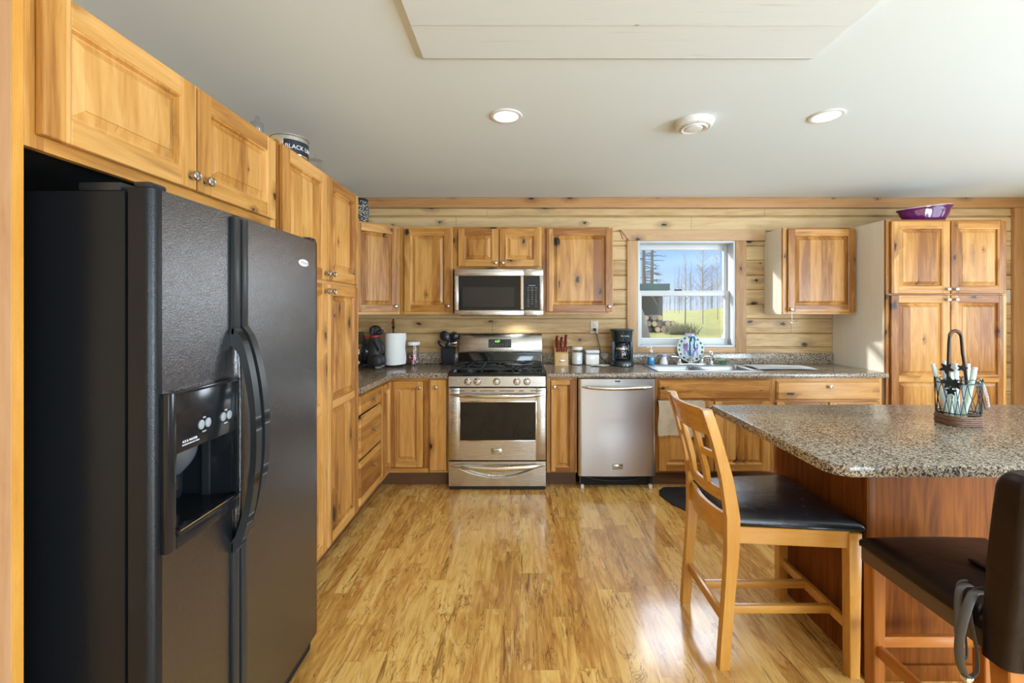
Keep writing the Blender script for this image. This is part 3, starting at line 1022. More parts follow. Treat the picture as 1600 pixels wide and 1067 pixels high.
# ---- corner base cabinet: L-shaped, bifold door
root = thing('corner_base_cabinet', 'L-shaped corner base cabinet with a folding two-leaf wood door', 'cabinet', (-1.2, 3.6, 0))
mb = MB()
mb.prism([(LW + .03, 3.172), (LX - .02, 3.172), (LX - .02, FY + .02), (-.722, FY + .02), (-.722, WY - .03), (LW + .03, WY - .03)], .137, .874, M['cab_v'], axis='z')
mb.build('carcass', root)
mb = MB()
mb.box(LX - .019, LX, 3.171, FY, .125, .1599, M['cab_h']); mb.box(LX - .019, LX, 3.171, FY, .848, .876, M['cab_h'])
mb.box(LX - .019, -.721, FY, FY + .019, .125, .1599, M['cab_h']); mb.box(LX - .019, -.721, FY, FY + .019, .848, .876, M['cab_h'])
mb.box(-.757, -.721, FY, FY + .019, .16, .848, M['cab_v'])
mb.build('face_frame', root)
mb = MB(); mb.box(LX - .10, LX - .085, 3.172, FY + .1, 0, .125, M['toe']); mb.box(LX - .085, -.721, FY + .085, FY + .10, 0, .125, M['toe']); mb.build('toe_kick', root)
mb = MB(LT(3.171)); door_geo(mb, .006, .236, .172, .848, -.001, fw=.05); mb.build('door', root, angle=12)
mb = MB(TM(LX, FY, 0)); door_geo(mb, .004, .270, .172, .848, -.001, fw=.052); d = mb.build('door', root, angle=12)
mb = MB(TM(LX, FY, 0)); knob_geo(mb, .242, .80, -.0205); mb.build('knob', d)
# ---- narrow bases either side of the range
cabinet('narrow_base_cabinet', 'narrow wood base cabinet with a plain door, just left of the stainless range', TM(-.720, FY, 0), .160, 0, .876, .585,
        [('slab_v', .010, .143, .142, .862, (.062, .803))], toe=.125, frame=.012)
cabinet('narrow_base_cabinet', 'narrow wood base cabinet with a raised-panel door, between range and dishwasher', TM(.212, FY, 0), .240, 0, .876, .585,
        [('door', .034, .218, .140, .858, (.060, .805), (), .036)], toe=.125, frame=.030)
# ---- sink base, drawer base
cabinet('sink_base_cabinet', 'wide two-door wood base cabinet under the kitchen sink', TM(1.072, FY, 0), .914, 0, .876, .585,
        [('false', .022, .892, .707, .852, None), ('door', .022, .450, .142, .690, (.418, .645)), ('door', .462, .892, .142, .690, (.494, .645))],
        stiles=[(.437, .475)], rails=[(.680, .715)], toe=.125)
cabinet('drawer_base_cabinet', 'wood base cabinet with one wide drawer, right of the sink base', TM(1.988, FY, 0), .872, 0, .876, .585,
        [('drawer', .034, .846, .702, .848, (.440, .808)), ('door', .034, .434, .142, .685, (.402, .64)), ('door', .446, .846, .142, .685, (.478, .64))],
        stiles=[(.42, .46)], rails=[(.675, .71)], toe=.125)
# ---- tall pantry on the right
pr = cabinet('pantry_cabinet', 'tall four-door wood pantry with a pale left side, right of the counter', TM(2.892, FY, 0), .950, 0, TOPZ, .585,
        [('door', .026, .486, 1.538, 2.106, (.458, 1.572)), ('door', .494, .928, 1.538, 2.106, (.522, 1.572)),
         ('door', .026, .486, .142, 1.524, (.458, 1.490), (.868,)), ('door', .494, .928, .142, 1.524, (.522, 1.490), (.868,))],
        stiles=[(.47, .51)], rails=[(1.51, 1.55)], toe=.125, side=M['panel_pale'])
# ---- uppers on the back wall
ud = WY - .023 - UY - .002
cabinet('wall_cabinet', 'single-door wood wall cabinet left of the microwave, next to the angled corner cabinet', TM(-1.028, UY, 0), .455, 1.372, TOPZ, ud,
        [('door', .040, .440, 1.394, 2.104, (.416, 1.442))], lip=.018)
cabinet('wall_cabinet', 'short two-door wood wall cabinet directly above the stainless microwave', TM(-.572, UY, 0), .762, 1.757, TOPZ, ud,
        [('door', .045, .392, 1.782, 2.104, (.366, 1.812)), ('door', .400, .750, 1.782, 2.104, (.428, 1.812))], stiles=[(.375, .413)])
cabinet('wall_cabinet', 'single-door wood wall cabinet between the microwave and the window', TM(.191, UY, 0), .612, 1.372, TOPZ, ud,
        [('door', .036, .602, 1.394, 2.104, (.574, 1.438))], lip=.018)
cabinet('wall_cabinet', 'single-door wood wall cabinet with pale side, right of the window', TM(2.262, UY, 0), .622, 1.372, TOPZ - .006, ud,
        [('door', .036, .612, 1.392, 2.100, (.056, 1.414))], side=M['panel_pale'], lip=.0)
# ---- diagonal corner upper
A, B = Vector((-1.334, 3.411)), Vector((-1.030, 3.715))
dw = (B - A).length
root = thing('corner_wall_cabinet', 'angled single-door wood wall cabinet in the back left corner', 'cabinet', (-1.4, 3.75, 1.372))
mb = MB()
mb.prism([(LW + .026, 3.411), (A.x - .014, 3.411 + .0), (A.x - .0135, 3.4245), (B.x - .0135, B.y + .0135), (B.x, B.y + .014), (B.x, BW - .002), (LW + .026, BW - .002)], 1.385, TOPZ, M['cab_v'], axis='z')
mb.build('carcass', root)
DT = TM(A.x, A.y, 0, PI / 4)
mb = MB(DT)
for a, b in ((0, .038), (dw - .038, dw)):
    mb.box(a, b, 0, .019, 1.372, TOPZ, M['cab_v'], b=.001, seg=1)
for a, b in ((1.372, 1.410), (TOPZ - .038, TOPZ)):
    mb.box(.038, dw - .038, .0004, .019, a, b, M['cab_h'])
mb.build('face_frame', root)
mb = MB(DT); door_geo(mb, .020, dw - .022, 1.394, 2.104, -.001); d = mb.build('door', root, angle=12)
mb = MB(DT); knob_geo(mb, dw - .050, 1.440, -.0205); mb.build('knob', d)

# ================================================================== COUNTERTOPS
def nose(y0, z0=.876, z1=.914):
    return [(y0 + .004, z0), (y0, z0 + .006), (y0, z1 - .012), (y0 + .004, z1 - .003), (y0 + .012, z1)]
# left L-shaped piece
root = thing('countertop', 'L-shaped speckled granite-look countertop in the left corner', 'countertop', (-1.2, 3.6, .876))
mb = MB()
CE = LX + .030
mb.prism([(LW + .024, 2.722), (CE, 2.722), (CE, FY - .030), (-.562, FY - .030), (-.562, BW - .002), (LW + .024, BW - .002)], .8765, .914, M['granite'], axis='z', b=.006, seg=2)
mb.build('top', root)
mb = MB(); mb.box(LW + .045, -.562, BW - .022, BW - .003, .914, 1.012, M['granite'], b=.004)
mb.box(LW + .025, LW + .044, 2.74, BW - .003, .914, 1.012, M['granite'], b=.004); mb.build('backsplash', root)
# right piece with the sink cut-out
SX0, SX1, SY0, SY1 = 1.135, 1.925, 3.480, 3.885
root = thing('countertop', 'long speckled granite-look countertop holding the sink, right of the range', 'countertop', (1.5, 3.7, .876))
mb = MB()
cx0, cx1, cy0, cy1 = .212, 2.889, FY - .030, BW - .002
for a, b, c, d in ((cx0, SX0, cy0 + .012, cy1), (SX1, cx1, cy0 + .012, cy1), (SX0, SX1, cy0 + .012, SY0), (SX0, SX1, SY1, cy1)):
    mb.box(a, b, c, d, .8765, .914, M['granite'])
mb.prism([(cy0 + .004, .8765), (cy0, .882), (cy0, .904), (cy0 + .004, .911), (cy0 + .012, .914), (cy0 + .012, .8765)], cx0, cx1, M['granite'], axis='x')
mb.build('top', root, weld=True)
mb = MB(); mb.box(cx0, cx1, BW - .022, BW - .003, .914, 1.012, M['granite'], b=.004); mb.build('backsplash', root)

# ================================================================== ISLAND
IX0, IY0, IY1 = 1.330, 1.650, 2.236
root = thing('kitchen_island', 'kitchen island with a wood-veneer base in the right foreground', 'island', (2.1, 1.95, 0))
mb = MB(); mb.box(IX0, 2.92, IY0, IY1, 0, .8755, M['island_v']); mb.build('base', root)
mb = MB(); mb.box(IX0 - .006, IX0 + .022, IY0 - .007, IY0 + .0, 0, .8755, M['island_v'], b=.002)
mb.box(IX0 - .008, IX0 - .0, IY0 - .007, IY0 + .024, 0, .8755, M['island_v'], b=.002); mb.build('corner_trim', root)
mb = MB(); mb.box(IX0 + .03, 2.92, IY0 - .012, IY0 - .0005, .0, .06, M['island_v'], b=.002); mb.build('base_moulding', root)
mb = MB()
tx0, tx1, ty0, ty1, ch = 1.000, 3.05, 1.372, 2.262, .050
poly = [(tx0 + ch, ty0), (tx1, ty0), (tx1, ty1), (tx0, ty1), (tx0, ty0 + ch)]
poly = [(tx0 + ch * 1.15, ty0), (tx1, ty0), (tx1, ty1), (tx0 + .01, ty1), (tx0, ty1 - .01), (tx0, ty0 + ch * 1.15), (tx0 + .012, ty0 + .03), (tx0 + .03, ty0 + .012)]
mb.prism(poly, .876, .914, M['granite'], axis='z', b=.006, seg=2)
mb.build('countertop', root)
# ================================================================== REFRIGERATOR
fy0, fym0, fym1, fy1 = .985, 1.283, 1.290, 1.806
fz0, fz1 = .075, 1.690
fb, fd0, fd1 = -.902, -.893, -.840
fr = thing('refrigerator', 'black side-by-side refrigerator with a pebbled finish, left foreground', 'refrigerator', (-1.25, 1.4, 0))
mb = MB()
mb.box(LW + .05, fb, fy0 + .002, fy0 + .04, .03, 1.683, M['fridge_side'], b=.004)
mb.box(LW + .05, fb, fy1 - .04, fy1 - .002, .03, 1.683, M['fridge'], b=.004)
mb.box(LW + .05, fb, fy0 + .04, fy1 - .04, 1.645, 1.683, M['fridge'])
mb.box(LW + .05, fb, fy0 + .04, fy1 - .04, .03, .07, M['fridge'])
mb.box(LW + .05, LW + .08, fy0 + .04, fy1 - .04, .07, 1.645, M['fridge'])
mb.box(fb - .02, fb, fym0 - .03, fym1 + .03, .07, 1.645, M['fridge_trim'])
mb.build('body', fr)
def fdoor(y0, y1, hole=None):
    mb = MB()
    def slab(a, b, c, d):
        mb.box(fd0, fd1 - .001, a, b, c, d, M['fridge'])
    r = .020
    prof = [(fd0, y0)] + [(fd1 - r + r * math.sin(t * PI / 2 / 5), y0 + r - r * math.cos(t * PI / 2 / 5)) for t in range(6)] + [(fd1, y0 + .03)]
    prof2 = [(fd1, y1 - .03)] + [(fd1 - r + r * math.cos(t * PI / 2 / 5), y1 - r + r * math.sin(t * PI / 2 / 5)) for t in range(6)] + [(fd0, y1)]
    if hole:
        h0, h1, k0, k1 = hole
        mb.prism(prof + [(fd0, y0 + .03)], fz0, fz1, M['fridge_side'], axis='z')
        mb.prism([(fd0, y1 - .0205)] + prof2[1:] , fz0, fz1, M['fridge'], axis='z')
        mb.box(fd0, fd1, y0 + .03, y1 - .0205, fz0, k0, M['fridge'])
        mb.box(fd0, fd1, y0 + .03, y1 - .0205, k1, fz1, M['fridge'])
        mb.box(fd0, fd1, y0 + .03, h0, k0, k1, M['fridge'])
        mb.box(fd0, fd1, h1, y1 - .0205, k0, k1, M['fridge'])
    else:
        mb.prism(prof + prof2, fz0, fz1, M['fridge'], axis='z', b=.006)
    return mb
hole = (1.042, 1.2615, .868, 1.062)
fz_d = fdoor(fy0, fym0, hole).build('freezer_door', fr)
rf_d = fdoor(fym1, fy1).build('refrigerator_door', fr)
mb = MB()     # door gaskets
for a in ((fy0 + .012, fy0 + .030, fz0 + .01, fz1 - .01), (fym0 - .020, fym0 - .008, fz0 + .01, fz1 - .01), (fy0 + .03, fym0 - .02, fz0 + .01, fz0 + .03), (fy0 + .03, fym0 - .02, fz1 - .03, fz1 - .01)):
        mb.box(fb, fd0, *a, M['black_matte'])
mb.box(fb, fd0, fym1 + .008, fy1 - .012, fz0 + .01, fz1 - .01, M['black_matte'])
mb.build('gasket', fr)
def fhandle(y, door, zb, zt, out):
    mb = MB()
    w2 = .0135
    xf = fd1
    # the trim strip above and below the grip
    mb.box(xf - .002, xf + .013, y - w2, y + w2, zt, fz1 - .008, M['fridge_trim'], b=.004)
    mb.box(xf - .002, xf + .010, y - w2, y + w2, fz0 + .004, zb + .02, M['fridge_trim'], b=.004)
    N_ = 28
    outer, inner = [], []
    for i in range(N_ + 1):
        t = i / N_
        z = zt + .02 - (zt - zb + .03) * t
        bow = math.sin(PI * min(1, max(0, t))) ** .62
        outer.append((xf + .013 + out * bow, z))
        th = .017 + .012 * (1 - bow)
        inner.append((max(xf - .002, xf + .013 + out * bow - th) if t > .08 and t < .93 else xf - .002, z))
    for i in range(N_):
        mb.prism([outer[i], outer[i + 1], inner[i + 1], inner[i]], y - w2, y + w2, M['fridge_trim'], axis='y', cap=True)
    return mb.build('handle', door, weld=True)
fhandle(fym0 - .014, fz_d, .715, 1.335, .062)
fhandle(fym1 + .015, rf_d, .735, 1.340, .066)
# dispenser
dp = MB()
xb = fd1
def ring(x0_, x1_, y0, y1, z0, z1, wl_, wr_, wt_, wb_, m):
    dp.box(x0_, x1_, y0, y0 + wl_, z0, z1, m, b=.004)
    dp.box(x0_, x1_, y1 - wr_, y1, z0, z1, m, b=.004)
    dp.box(x0_, x1_, y0 + wl_, y1 - wr_, z1 - wt_, z1, m, b=.003)
    dp.box(x0_, x1_, y0 + wl_, y1 - wr_, z0, z0 + wb_, m, b=.003)
ring(xb - .001, xb + .020, 1.008, 1.2675, .836, 1.213, .026, .008, .010, .030, M['black_gloss'])
dispenser = dp.build('dispenser_frame', fz_d)
mb = MB(); mb.box(xb - .001, xb + .012, 1.033, 1.260, 1.060, 1.204, M['black_gloss'], b=.003); pan = mb.build('control_panel', dispenser)
mb = MB(); cx = -.985
mb.box(cx - .004, cx, 1.043, 1.2610, .869, 1.061, M['black_gloss'])
mb.box(cx, xb, 1.0422, 1.0452, .869, 1.061, M['black_gloss']); mb.box(cx, xb, 1.2585, 1.2613, .869, 1.061, M['black_gloss'])
mb.box(cx, xb, 1.045, 1.2585, 1.0585, 1.0615, M['black_gloss'])
mb.box(cx, xb + .006, 1.045, 1.2585, .8685, .8735, M['black_gloss'])
mb.build('recess', dispenser)
mb = MB(); mb.box(xb - .002, xb + .024, 1.036, 1.262, .866, .880, M['black_gloss'], b=.004); mb.box(xb + .021, xb + .0255, 1.038, 1.260, .8775, .8805, M['chrome']); mb.build('drip_tray', dispenser)
for yc, sz in ((1.092, .040), (1.185, .038)):
    mb = MB()
    mb.grid(lambda a, b: (cx + .075 - .055 * b * b + .02 * math.sin(PI * a), yc - sz + 2 * sz * a * (1 - .25 * b) + sz * .25 * b, 1.035 - .085 * b + .0 * a), 8, 7, M['paddle_grey'])
    mb.grid(lambda a, b: (cx + .068 - .055 * b * b + .02 * math.sin(PI * a), yc - sz + 2 * sz * a * (1 - .25 * b) + sz * .25 * b, 1.035 - .085 * b), 8, 7, M['black_gloss'])
    mb.box(cx, cx + .05, yc - .02, yc + .02, .93, .985, M['black_gloss'], b=.008)
    mb.lathe([(.0, -.03), (.022, -.028), (.026, 0), (.022, .03), (0, .032)], (cx + .03, yc, .925), M['black_gloss'], 14)
    mb.build('paddle', dispenser)
for yc in (1.122, 1.146, 1.205, 1.229):
    mb = MB(); mb.lathe([(.0098, 0), (.0098, .003), (.007, .0045), (0, .005)], (xb + .012, yc, 1.112), M['grey_plastic'], 16, T=Matrix.Rotation(PI / 2, 4, 'Y') , sx=1.25); mb.build('button', pan)
FT = lambda y, z, x: Matrix.Translation((x, y, z)) @ Matrix.Rotation(PI / 2, 4, 'Z') @ Matrix.Rotation(PI / 2, 4, 'X')
mb = MB()
text_mesh(mb, 'ICE & WATER', .008, FT(1.085, 1.084, xb + .0124), M['white_print'])
text_mesh(mb, 'WATER FILTER ICE CUBED', .0048, FT(1.088, 1.076, xb + .0124), M['white_print'])
for yc in (1.134, 1.217):
    text_mesh(mb, 'ON', .006, FT(yc, 1.128, xb + .0124), M['white_print'])
    text_mesh(mb, 'LOCK', .005, FT(yc, 1.092, xb + .0124), M['white_print'])
mb.build('lettering', pan)
# badge
mb = MB(); mb.lathe([(.0135, 0), (.0135, .002), (.0115, .0035), (0, .004)], (fd1 - .0005, 1.679, 1.592), M['white_soft'], 32, T=Matrix.Rotation(PI / 2, 4, 'Y'), sy=2.75)
bdg = mb.build('badge', rf_d)
mb = MB(); text_mesh(mb, 'Whirlpool', .0145, FT(1.679, 1.592, fd1 + .0036), M['grey_plastic']); mb.build('lettering', bdg)
# hinge covers and grille
for a, b in ((fy0 + .004, fy0 + .055), (fy1 - .055, fy1 - .004)):
    mb = MB(); mb.box(fd1 - .048, fd1 - .006, a, b, fz1, fz1 + .016, M['fridge_trim'], b=.008); mb.box(fb - .11, fb - .012, a, b + .01, 1.683, 1.703, M['fridge_trim'], b=.004); mb.build('hinge_cover', fr)
mb = MB(); mb.box(fb - .02, -.868, fy0 + .01, fy1 - .01, .008, .068, M['black_matte'], b=.004)
for k in range(4):
    mb.box(-.870, -.862, fy0 + .03, fy1 - .03, .015 + k * .0135, .0215 + k * .0135, M['fridge_trim'])
mb.build('base_grille', fr)
for y in (fy0 + .06, fy1 - .06):
    mb = MB(); mb.box(-1.45, -1.40, y - .02, y + .02, 0, .032, M['black_matte']); mb.box(-.96, -.92, y - .02, y + .02, 0, .032, M['black_matte']); mb.build('roller', fr)

# ================================================================== RANGE
rx0, rx1, rc = -.555, .205, -.175
rg = thing('gas_range', 'stainless gas range with black cooktop between the base cabinets', 'stove', (rc, 3.68, 0))
mb = MB(); mb.box(rx0 + .002, rx1 - .002, 3.402, 3.985, .018, .893, M['black_matte']); mb.build('body', rg)
mb = MB()
mb.prism([(3.352, .893), (3.352, .903), (3.362, .914), (3.385, .917), (3.40, .914), (3.86, .914), (3.88, .918), (3.99, .918), (3.99, .893)], rx0 - .002, rx1 + .002, M['black_enamel'], axis='x', b=.006, seg=2)
mb.build('cooktop', rg)
mb = MB()      # backguard
mb.prism([(3.900, .918), (3.900, .93), (3.915, 1.022), (3.992, 1.022), (3.992, .918)], rx0 + .004, rx1 - .004, M['black_enamel'], axis='x', b=.004)
mb.build('backguard_base', rg)
mb = MB()
bgp = [(3.908, 1.024), (3.904, 1.036), (3.932, 1.178), (3.942, 1.192), (3.958, 1.196), (3.994, 1.196), (3.994, 1.024)]
mb.prism(bgp, rx0 + .002, rx1 - .002, M['steel'], axis='x', b=.006, seg=2)
bgd = mb.build('backguard', rg)
tilt = math.atan2(.028, .142)
BT = Matrix.Translation((rc - .005, 3.9165, 1.105)) @ Matrix.Rotation(PI / 2 - tilt, 4, 'X')
mb = MB(BT); mb.prism([(-.100 + .0, -.038), (.100, -.038), (.103, -.034), (.103, .034), (.099, .038), (-.099, .038), (-.103, .034), (-.103, -.034)], -.004, .004, M['black_gloss'], axis='z'); cp = mb.build('control_panel', bgd)
mb = MB(); text_mesh(mb, '4:37', .026, BT @ Matrix.Translation((-.022, .018, .0045)), M['green_led']); mb.build('clock_digits', cp)
mb = MB()
for c, xs in enumerate((-.090, -.072, -.054, -.034, -.012, .010, .030, .054, .072, .090)):
    for r_, zz in enumerate((.024, .008, -.008, -.024)):
        if c in (3, 4, 5, 6) and r_ < 2: continue
        text_mesh(mb, '123456789*0#BAKE'[(c * 3 + r_ * 5) % 12], .0088, BT @ Matrix.Translation((xs, zz, .0044)), M['white_print'])
mb.build('key_lettering', cp)
mb = MB()      # control strip with five knobs
mb.prism([(3.372, .806), (3.362, .812), (3.366, .892), (3.402, .892), (3.402, .806)], rx0, rx1, M['steel'], axis='x', b=.004)
cs = mb.build('knob_strip', rg)
for k, px in enumerate((731, 745.7, 776, 807.6, 823.3)):
    x = (px - 812) / 200.4
    T = Matrix.Rotation(PI / 2, 4, 'X')
    mb = MB(); mb.lathe([(.024, 0), (.024, .004), (.021, .006), (.0205, .022), (.019, .026), (0, .027)], (x, 3.366, .8505), M['handle_steel'], 26, T=T)
    kn = mb.build('knob', cs)
    mb = MB(); mb.lathe([(.0275, 0), (.0275, .002), (.0240, .0025), (.0240, .0)], (x, 3.3645, .8505), M['black_matte'], 26, T=T); mb.build('dial_ring', kn)
    T2 = Matrix.Translation((x, 3.344, .8505)) @ Matrix.Rotation(.7 if k < 2 else 0, 4, 'Y')
    mb = MB(T2); mb.box(-.006, .006, -.016, .0, -.0205, .0205, M['steel'], b=.003); mb.build('grip', kn)
mb = MB()      # oven door
dy0, dy1 = 3.372, 3.401
wx0, wx1, wz0, wz1 = -.470, .127, .388, .692
mb.box(rx0 + .001, wx0, dy0, dy1, .236, .799, M['steel'], b=.003); mb.box(wx1, rx1 - .001, dy0, dy1, .236, .799, M['steel'], b=.003)
mb.box(wx0, wx1, dy0, dy1, .236, wz0, M['steel']); mb.box(wx0, wx1, dy0, dy1, wz1, .799, M['steel'])
od = mb.build('oven_door', rg)
mb = MB()
for a in ((wx0 - .006, wx0 + .004, wz0 - .006, wz1 + .006), (wx1 - .004, wx1 + .006, wz0 - .006, wz1 + .006), (wx0 + .004, wx1 - .004, wz0 - .006, wz0 + .004), (wx0 + .004, wx1 - .004, wz1 - .004, wz1 + .006)):
    mb.box(a[0], a[1], dy0 - .003, dy0 + .004, a[2], a[3], M['handle_steel'], b=.0015)
mb.build('window_rim', od)
mb = MB(); mb.box(wx0, wx1, dy0 + .003, dy0 + .010, wz0, wz1, M['black_glass']); mb.build('oven_window', od)
mb = MB()      # vent slots along the door top
for a, b in ((705, 725.5), (737, 744), (749.5, 773), (780, 803.5), (811, 818), (829, 850)):
    mb.box((a - 812) / 200.4, (b - 812) / 200.4, dy0 - .0008, dy0 + .004, .7745, .7790, M['dark_void'])
mb.build('vent_slots', od)
def bow_bar(name, parent, x0, x1, y0, z0, out, sag, rx, rz, m, n=26):
    """a flattened bar bowed outwards and downwards between two ends"""
    mb = MB()
    def P(a, b):
        t = b
        bow = math.sin(PI * t) ** .6
        ang = 2 * PI * a
        th = .35 + .65 * min(1., math.sin(PI * t) * 3.)
        return (x0 + (x1 - x0) * t, y0 - out * bow + rx * math.cos(ang) * th, z0 - sag * math.sin(PI * t) + rz * math.sin(ang) * th)
    mb.grid(P, 14, n, m, wrap_u=True)
    return mb.build(name, parent, angle=60)
bow_bar('handle', od, rx0 + .012, rx1 - .012, dy0 - .002, .7475, .045, .006, .011, .015, M['handle_steel'])
mb = MB(); mb.box(rc - .048, rc + .036, dy0 - .0045, dy0, .282, .328, M['grey_plastic'], b=.002); mb.box(rc - .045, rc + .033, dy0 - .0055, dy0 - .004, .292, .325, M['handle_steel'], b=.001)
bd = mb.build('badge', od)
UT = lambda x, y, z: Matrix.Translation((x, y, z)) @ Matrix.Rotation(PI / 2, 4, 'X')
mb = MB(); text_mesh(mb, 'FRIGIDAIRE', .0125, UT(rc - .006, dy0 - .0057, .309), M['black_matte']); text_mesh(mb, 'GALLERY', .008, UT(rc - .006, dy0 - .0048, .2868), M['white_print']); mb.build('lettering', bd)
# storage drawer with a scooped front
mb = MB()
dz0, dz1 = .034, .226
def scoop(a, b):
    x = rx0 + .001 + (rx1 - rx0 - .002) * a; z = dz0 + (dz1 - dz0) * b
    u = (a - .5) / .44
    zt, zbm = .192, .192 - .092 * max(0, 1 - u * u)
    y = dy0
    if abs(u) < 1 and zbm < z < zt + .01:
        e = min((z - zbm) / .010, (zt + .01 - z) / .02, 1.)
        y = dy0 + .020 * e * e * (3 - 2 * e)
    return (x, y, z)
mb.grid(scoop, 80, 60, M['steel'])
mb.box(rx0 + .001, rx1 - .001, dy0 + .022, 3.401, dz0, dz1, M['steel'])
for a in ((rx0 + .001, rx0 + .003, dz0, dz1), (rx1 - .003, rx1 - .001, dz0, dz1), (rx0 + .001, rx1 - .001, dz0, dz0 + .002), (rx0 + .001, rx1 - .001, dz1 - .002, dz1)):
    mb.box(a[0], a[1], dy0 + .0005, dy0 + .0225, a[2], a[3], M['steel'])
dr = mb.build('storage_drawer', rg, angle=50)
bow_bar('handle', dr, rx0 + .008, rx1 - .008, dy0 - .001, .199, .030, .022, .010, .017, M['handle_steel'])
mb = MB(); mb.box(rx0 + .02, rx1 - .02, 3.41, 3.95, 0, .020, M['black_matte']); mb.box(rx0 + .004, rx1 - .004, 3.385, 3.41, .006, .032, M['black_matte']); mb.build('base', rg)
# burners and grates
for bx_, by_, br in ((-.415, 3.50, .045), (-.415, 3.77, .036), (rc, 3.635, .055), (.065, 3.50, .05), (.065, 3.77, .036)):
    mb = MB(); mb.lathe([(br * 1.5, 0), (br * 1.5, .004), (br, .006), (br, .016), (br * .9, .022), (0, .023)], (bx_, by_, .914), M['cast_iron'], 24, sy=1.5 if bx_ == rc else 1); mb.build('burner', rg)
for gx0, gx1 in ((-.537, -.300), (-.294, -.056), (-.050, .188)):
    mb = MB()
    gz, ga, gb = .944, 3.405, 3.862
    gm = (gx0 + gx1) / 2
    r_ = .0062
    mb.tube([(gx0 + .01, ga, gz), (gx1 - .01, ga, gz), (gx1, ga + .01, gz), (gx1, gb - .01, gz), (gx1 - .01, gb, gz), (gx0 + .01, gb, gz), (gx0, gb - .01, gz), (gx0, ga + .01, gz)], r_, M['cast_iron'], 6, close=True)
    for yc in ((3.52, 3.76) if gx0 != -.294 else (3.635,)):
        for sgn in (1, -1):
            xe = gx1 if sgn > 0 else gx0
            mb.tube([(xe, yc - .055, gz), (xe - sgn * .045, yc - .05, gz + .004), (gm + sgn * .045, yc - .02, gz + .006), (gm + sgn * .028, yc, gz + .006)], r_, M['cast_iron'], 6)
            mb.tube([(xe, yc + .055, gz), (xe - sgn * .045, yc + .05, gz + .004), (gm + sgn * .045, yc + .02, gz + .006)], r_, M['cast_iron'], 6)
            mb.tube([(gm, yc + sgn * .115, gz), (gm + .012, yc + sgn * .07, gz + .005), (gm, yc + sgn * .03, gz + .006)], r_, M['cast_iron'], 6)
    if gx0 == -.294:
        for yy in (3.45, 3.82):
            mb.tube([(gx0, yy, gz), (gm, yy + (.02 if yy < 3.6 else -.02), gz + .004), (gx1, yy, gz)], r_, M['cast_iron'], 6)
    else:
        mb.tube([(gx0, 3.635, gz), (gx1, 3.635, gz)], r_, M['cast_iron'], 6)
    for a in (gx0, gx1):
        for b in (ga + .02, gb - .02):
            mb.box(a - .005, a + .005, b - .006, b + .006, .914, gz, M['cast_iron'])
    mb.build('grate', rg)

# ================================================================== MICROWAVE
mx0, mx1, my, mz0, mz1 = -.550, .198, 3.630, 1.364, 1.752
mw = thing('microwave', 'stainless over-the-range microwave under the short two-door cabinet', 'microwave', (-.175, 3.8, mz0))
mb = MB(); mb.box(mx0 + .002, mx1 - .002, my + .03, BW - .003, mz0 + .004, mz1, M['black_matte']); mb.build('body', mw)
sx = .036
mb = MB()
gz0, gz1, gx0 = 1.406, 1.696, -.520
mb.box(mx0, sx - .001, my, my + .03, gz1, mz1, M['steel'], b=.003); mb.box(mx0, sx - .001, my, my + .03, mz0, gz0, M['steel'], b=.003)
mb.box(mx0, gx0, my, my + .03, gz0, gz1, M['steel'], b=.003)
dm = mb.build('door', mw)
mb = MB(); mb.box(gx0, sx - .001, my + .006, my + .028, gz0, gz1, M['black_glass']); mb.box(gx0 - .003, gx0 + .005, my - .002, my + .006, gz0, gz1, M['handle_steel'], b=.002); gl = mb.build('glass', dm)
mb = MB(); mb.box(-.478, -.045, my + .0045, my + .0065, 1.437, 1.600, plain('microwave_mesh_screen', (.024, .023, .021), .14)); mb.build('mesh_screen', gl)
mb = MB(); mb.prism([(.004, my + .006), (.006, my - .030), (.012, my - .036), (.028, my - .036), (.034, my - .030), (.036, my + .006)], gz0 + .004, gz1 - .004, M['handle_steel'], axis='z', b=.003); mb.build('handle', dm)
mb = MB()
mb.box(sx + .001, mx1, my, my + .03, gz1, mz1, M['steel'], b=.003); mb.box(sx + .001, mx1, my, my + .03, mz0, gz0, M['steel'], b=.003)
mb.box(.168, mx1, my, my + .03, gz0, gz1, M['steel'], b=.003)
mb.box(sx + .001, .168, my + .005, my + .028, gz0, gz1, M['black_gloss'])
kp = mb.build('control_panel', mw)
mb = MB()
text_mesh(mb, 'MICROWAVE', .0095, UT(.105, my + .0045, 1.613), M['white_print'])
for c, xx in enumerate((.072, .105, .138)):
    for r_ in range(9):
        zz = 1.594 - r_ * .0192
        if c == 1 and r_ == 8: continue
        s_ = [['POP', 'COOK', 'HEAT'], ['TIME', 'POWER', 'DEF'], ['1', '2', '3'], ['4', '5', '6'], ['7', '8', '9'], ['ADD', '0', 'MAX'], ['STOP', '30', 'START'], ['OFF', 'CLK', 'ON'], ['FAN', '', 'LITE']][r_][c]
        text_mesh(mb, s_, .0068 if len(s_) > 1 else .011, UT(xx, my + .0045, zz), M['white_print'])
mb.build('key_lettering', kp)
mb = MB(); mb.box(-.36, -.02, 3.68, 3.93, mz0 - .004, mz0 + .006, M['black_matte'], b=.003); mb.box(mx0 + .05, mx1 - .05, my + .012, my + .05, mz0 - .006, mz0 + .006, M['black_matte'])
mb.build('vent_grille', mw)
mb = MB(); mb.box(-.05, .03, 3.80, 3.86, mz0 - .0065, mz0 - .004, M['lamp_lens']); mb.build('task_lamp', mw)
light('microwave_task_light', 'SPOT', (-.01, 3.83, mz0 - .012), 5., (.92, 1.0, .95), (-.0, .22, -1), spot_size=math.radians(120), spot_blend=.6, shadow_soft_size=.03)

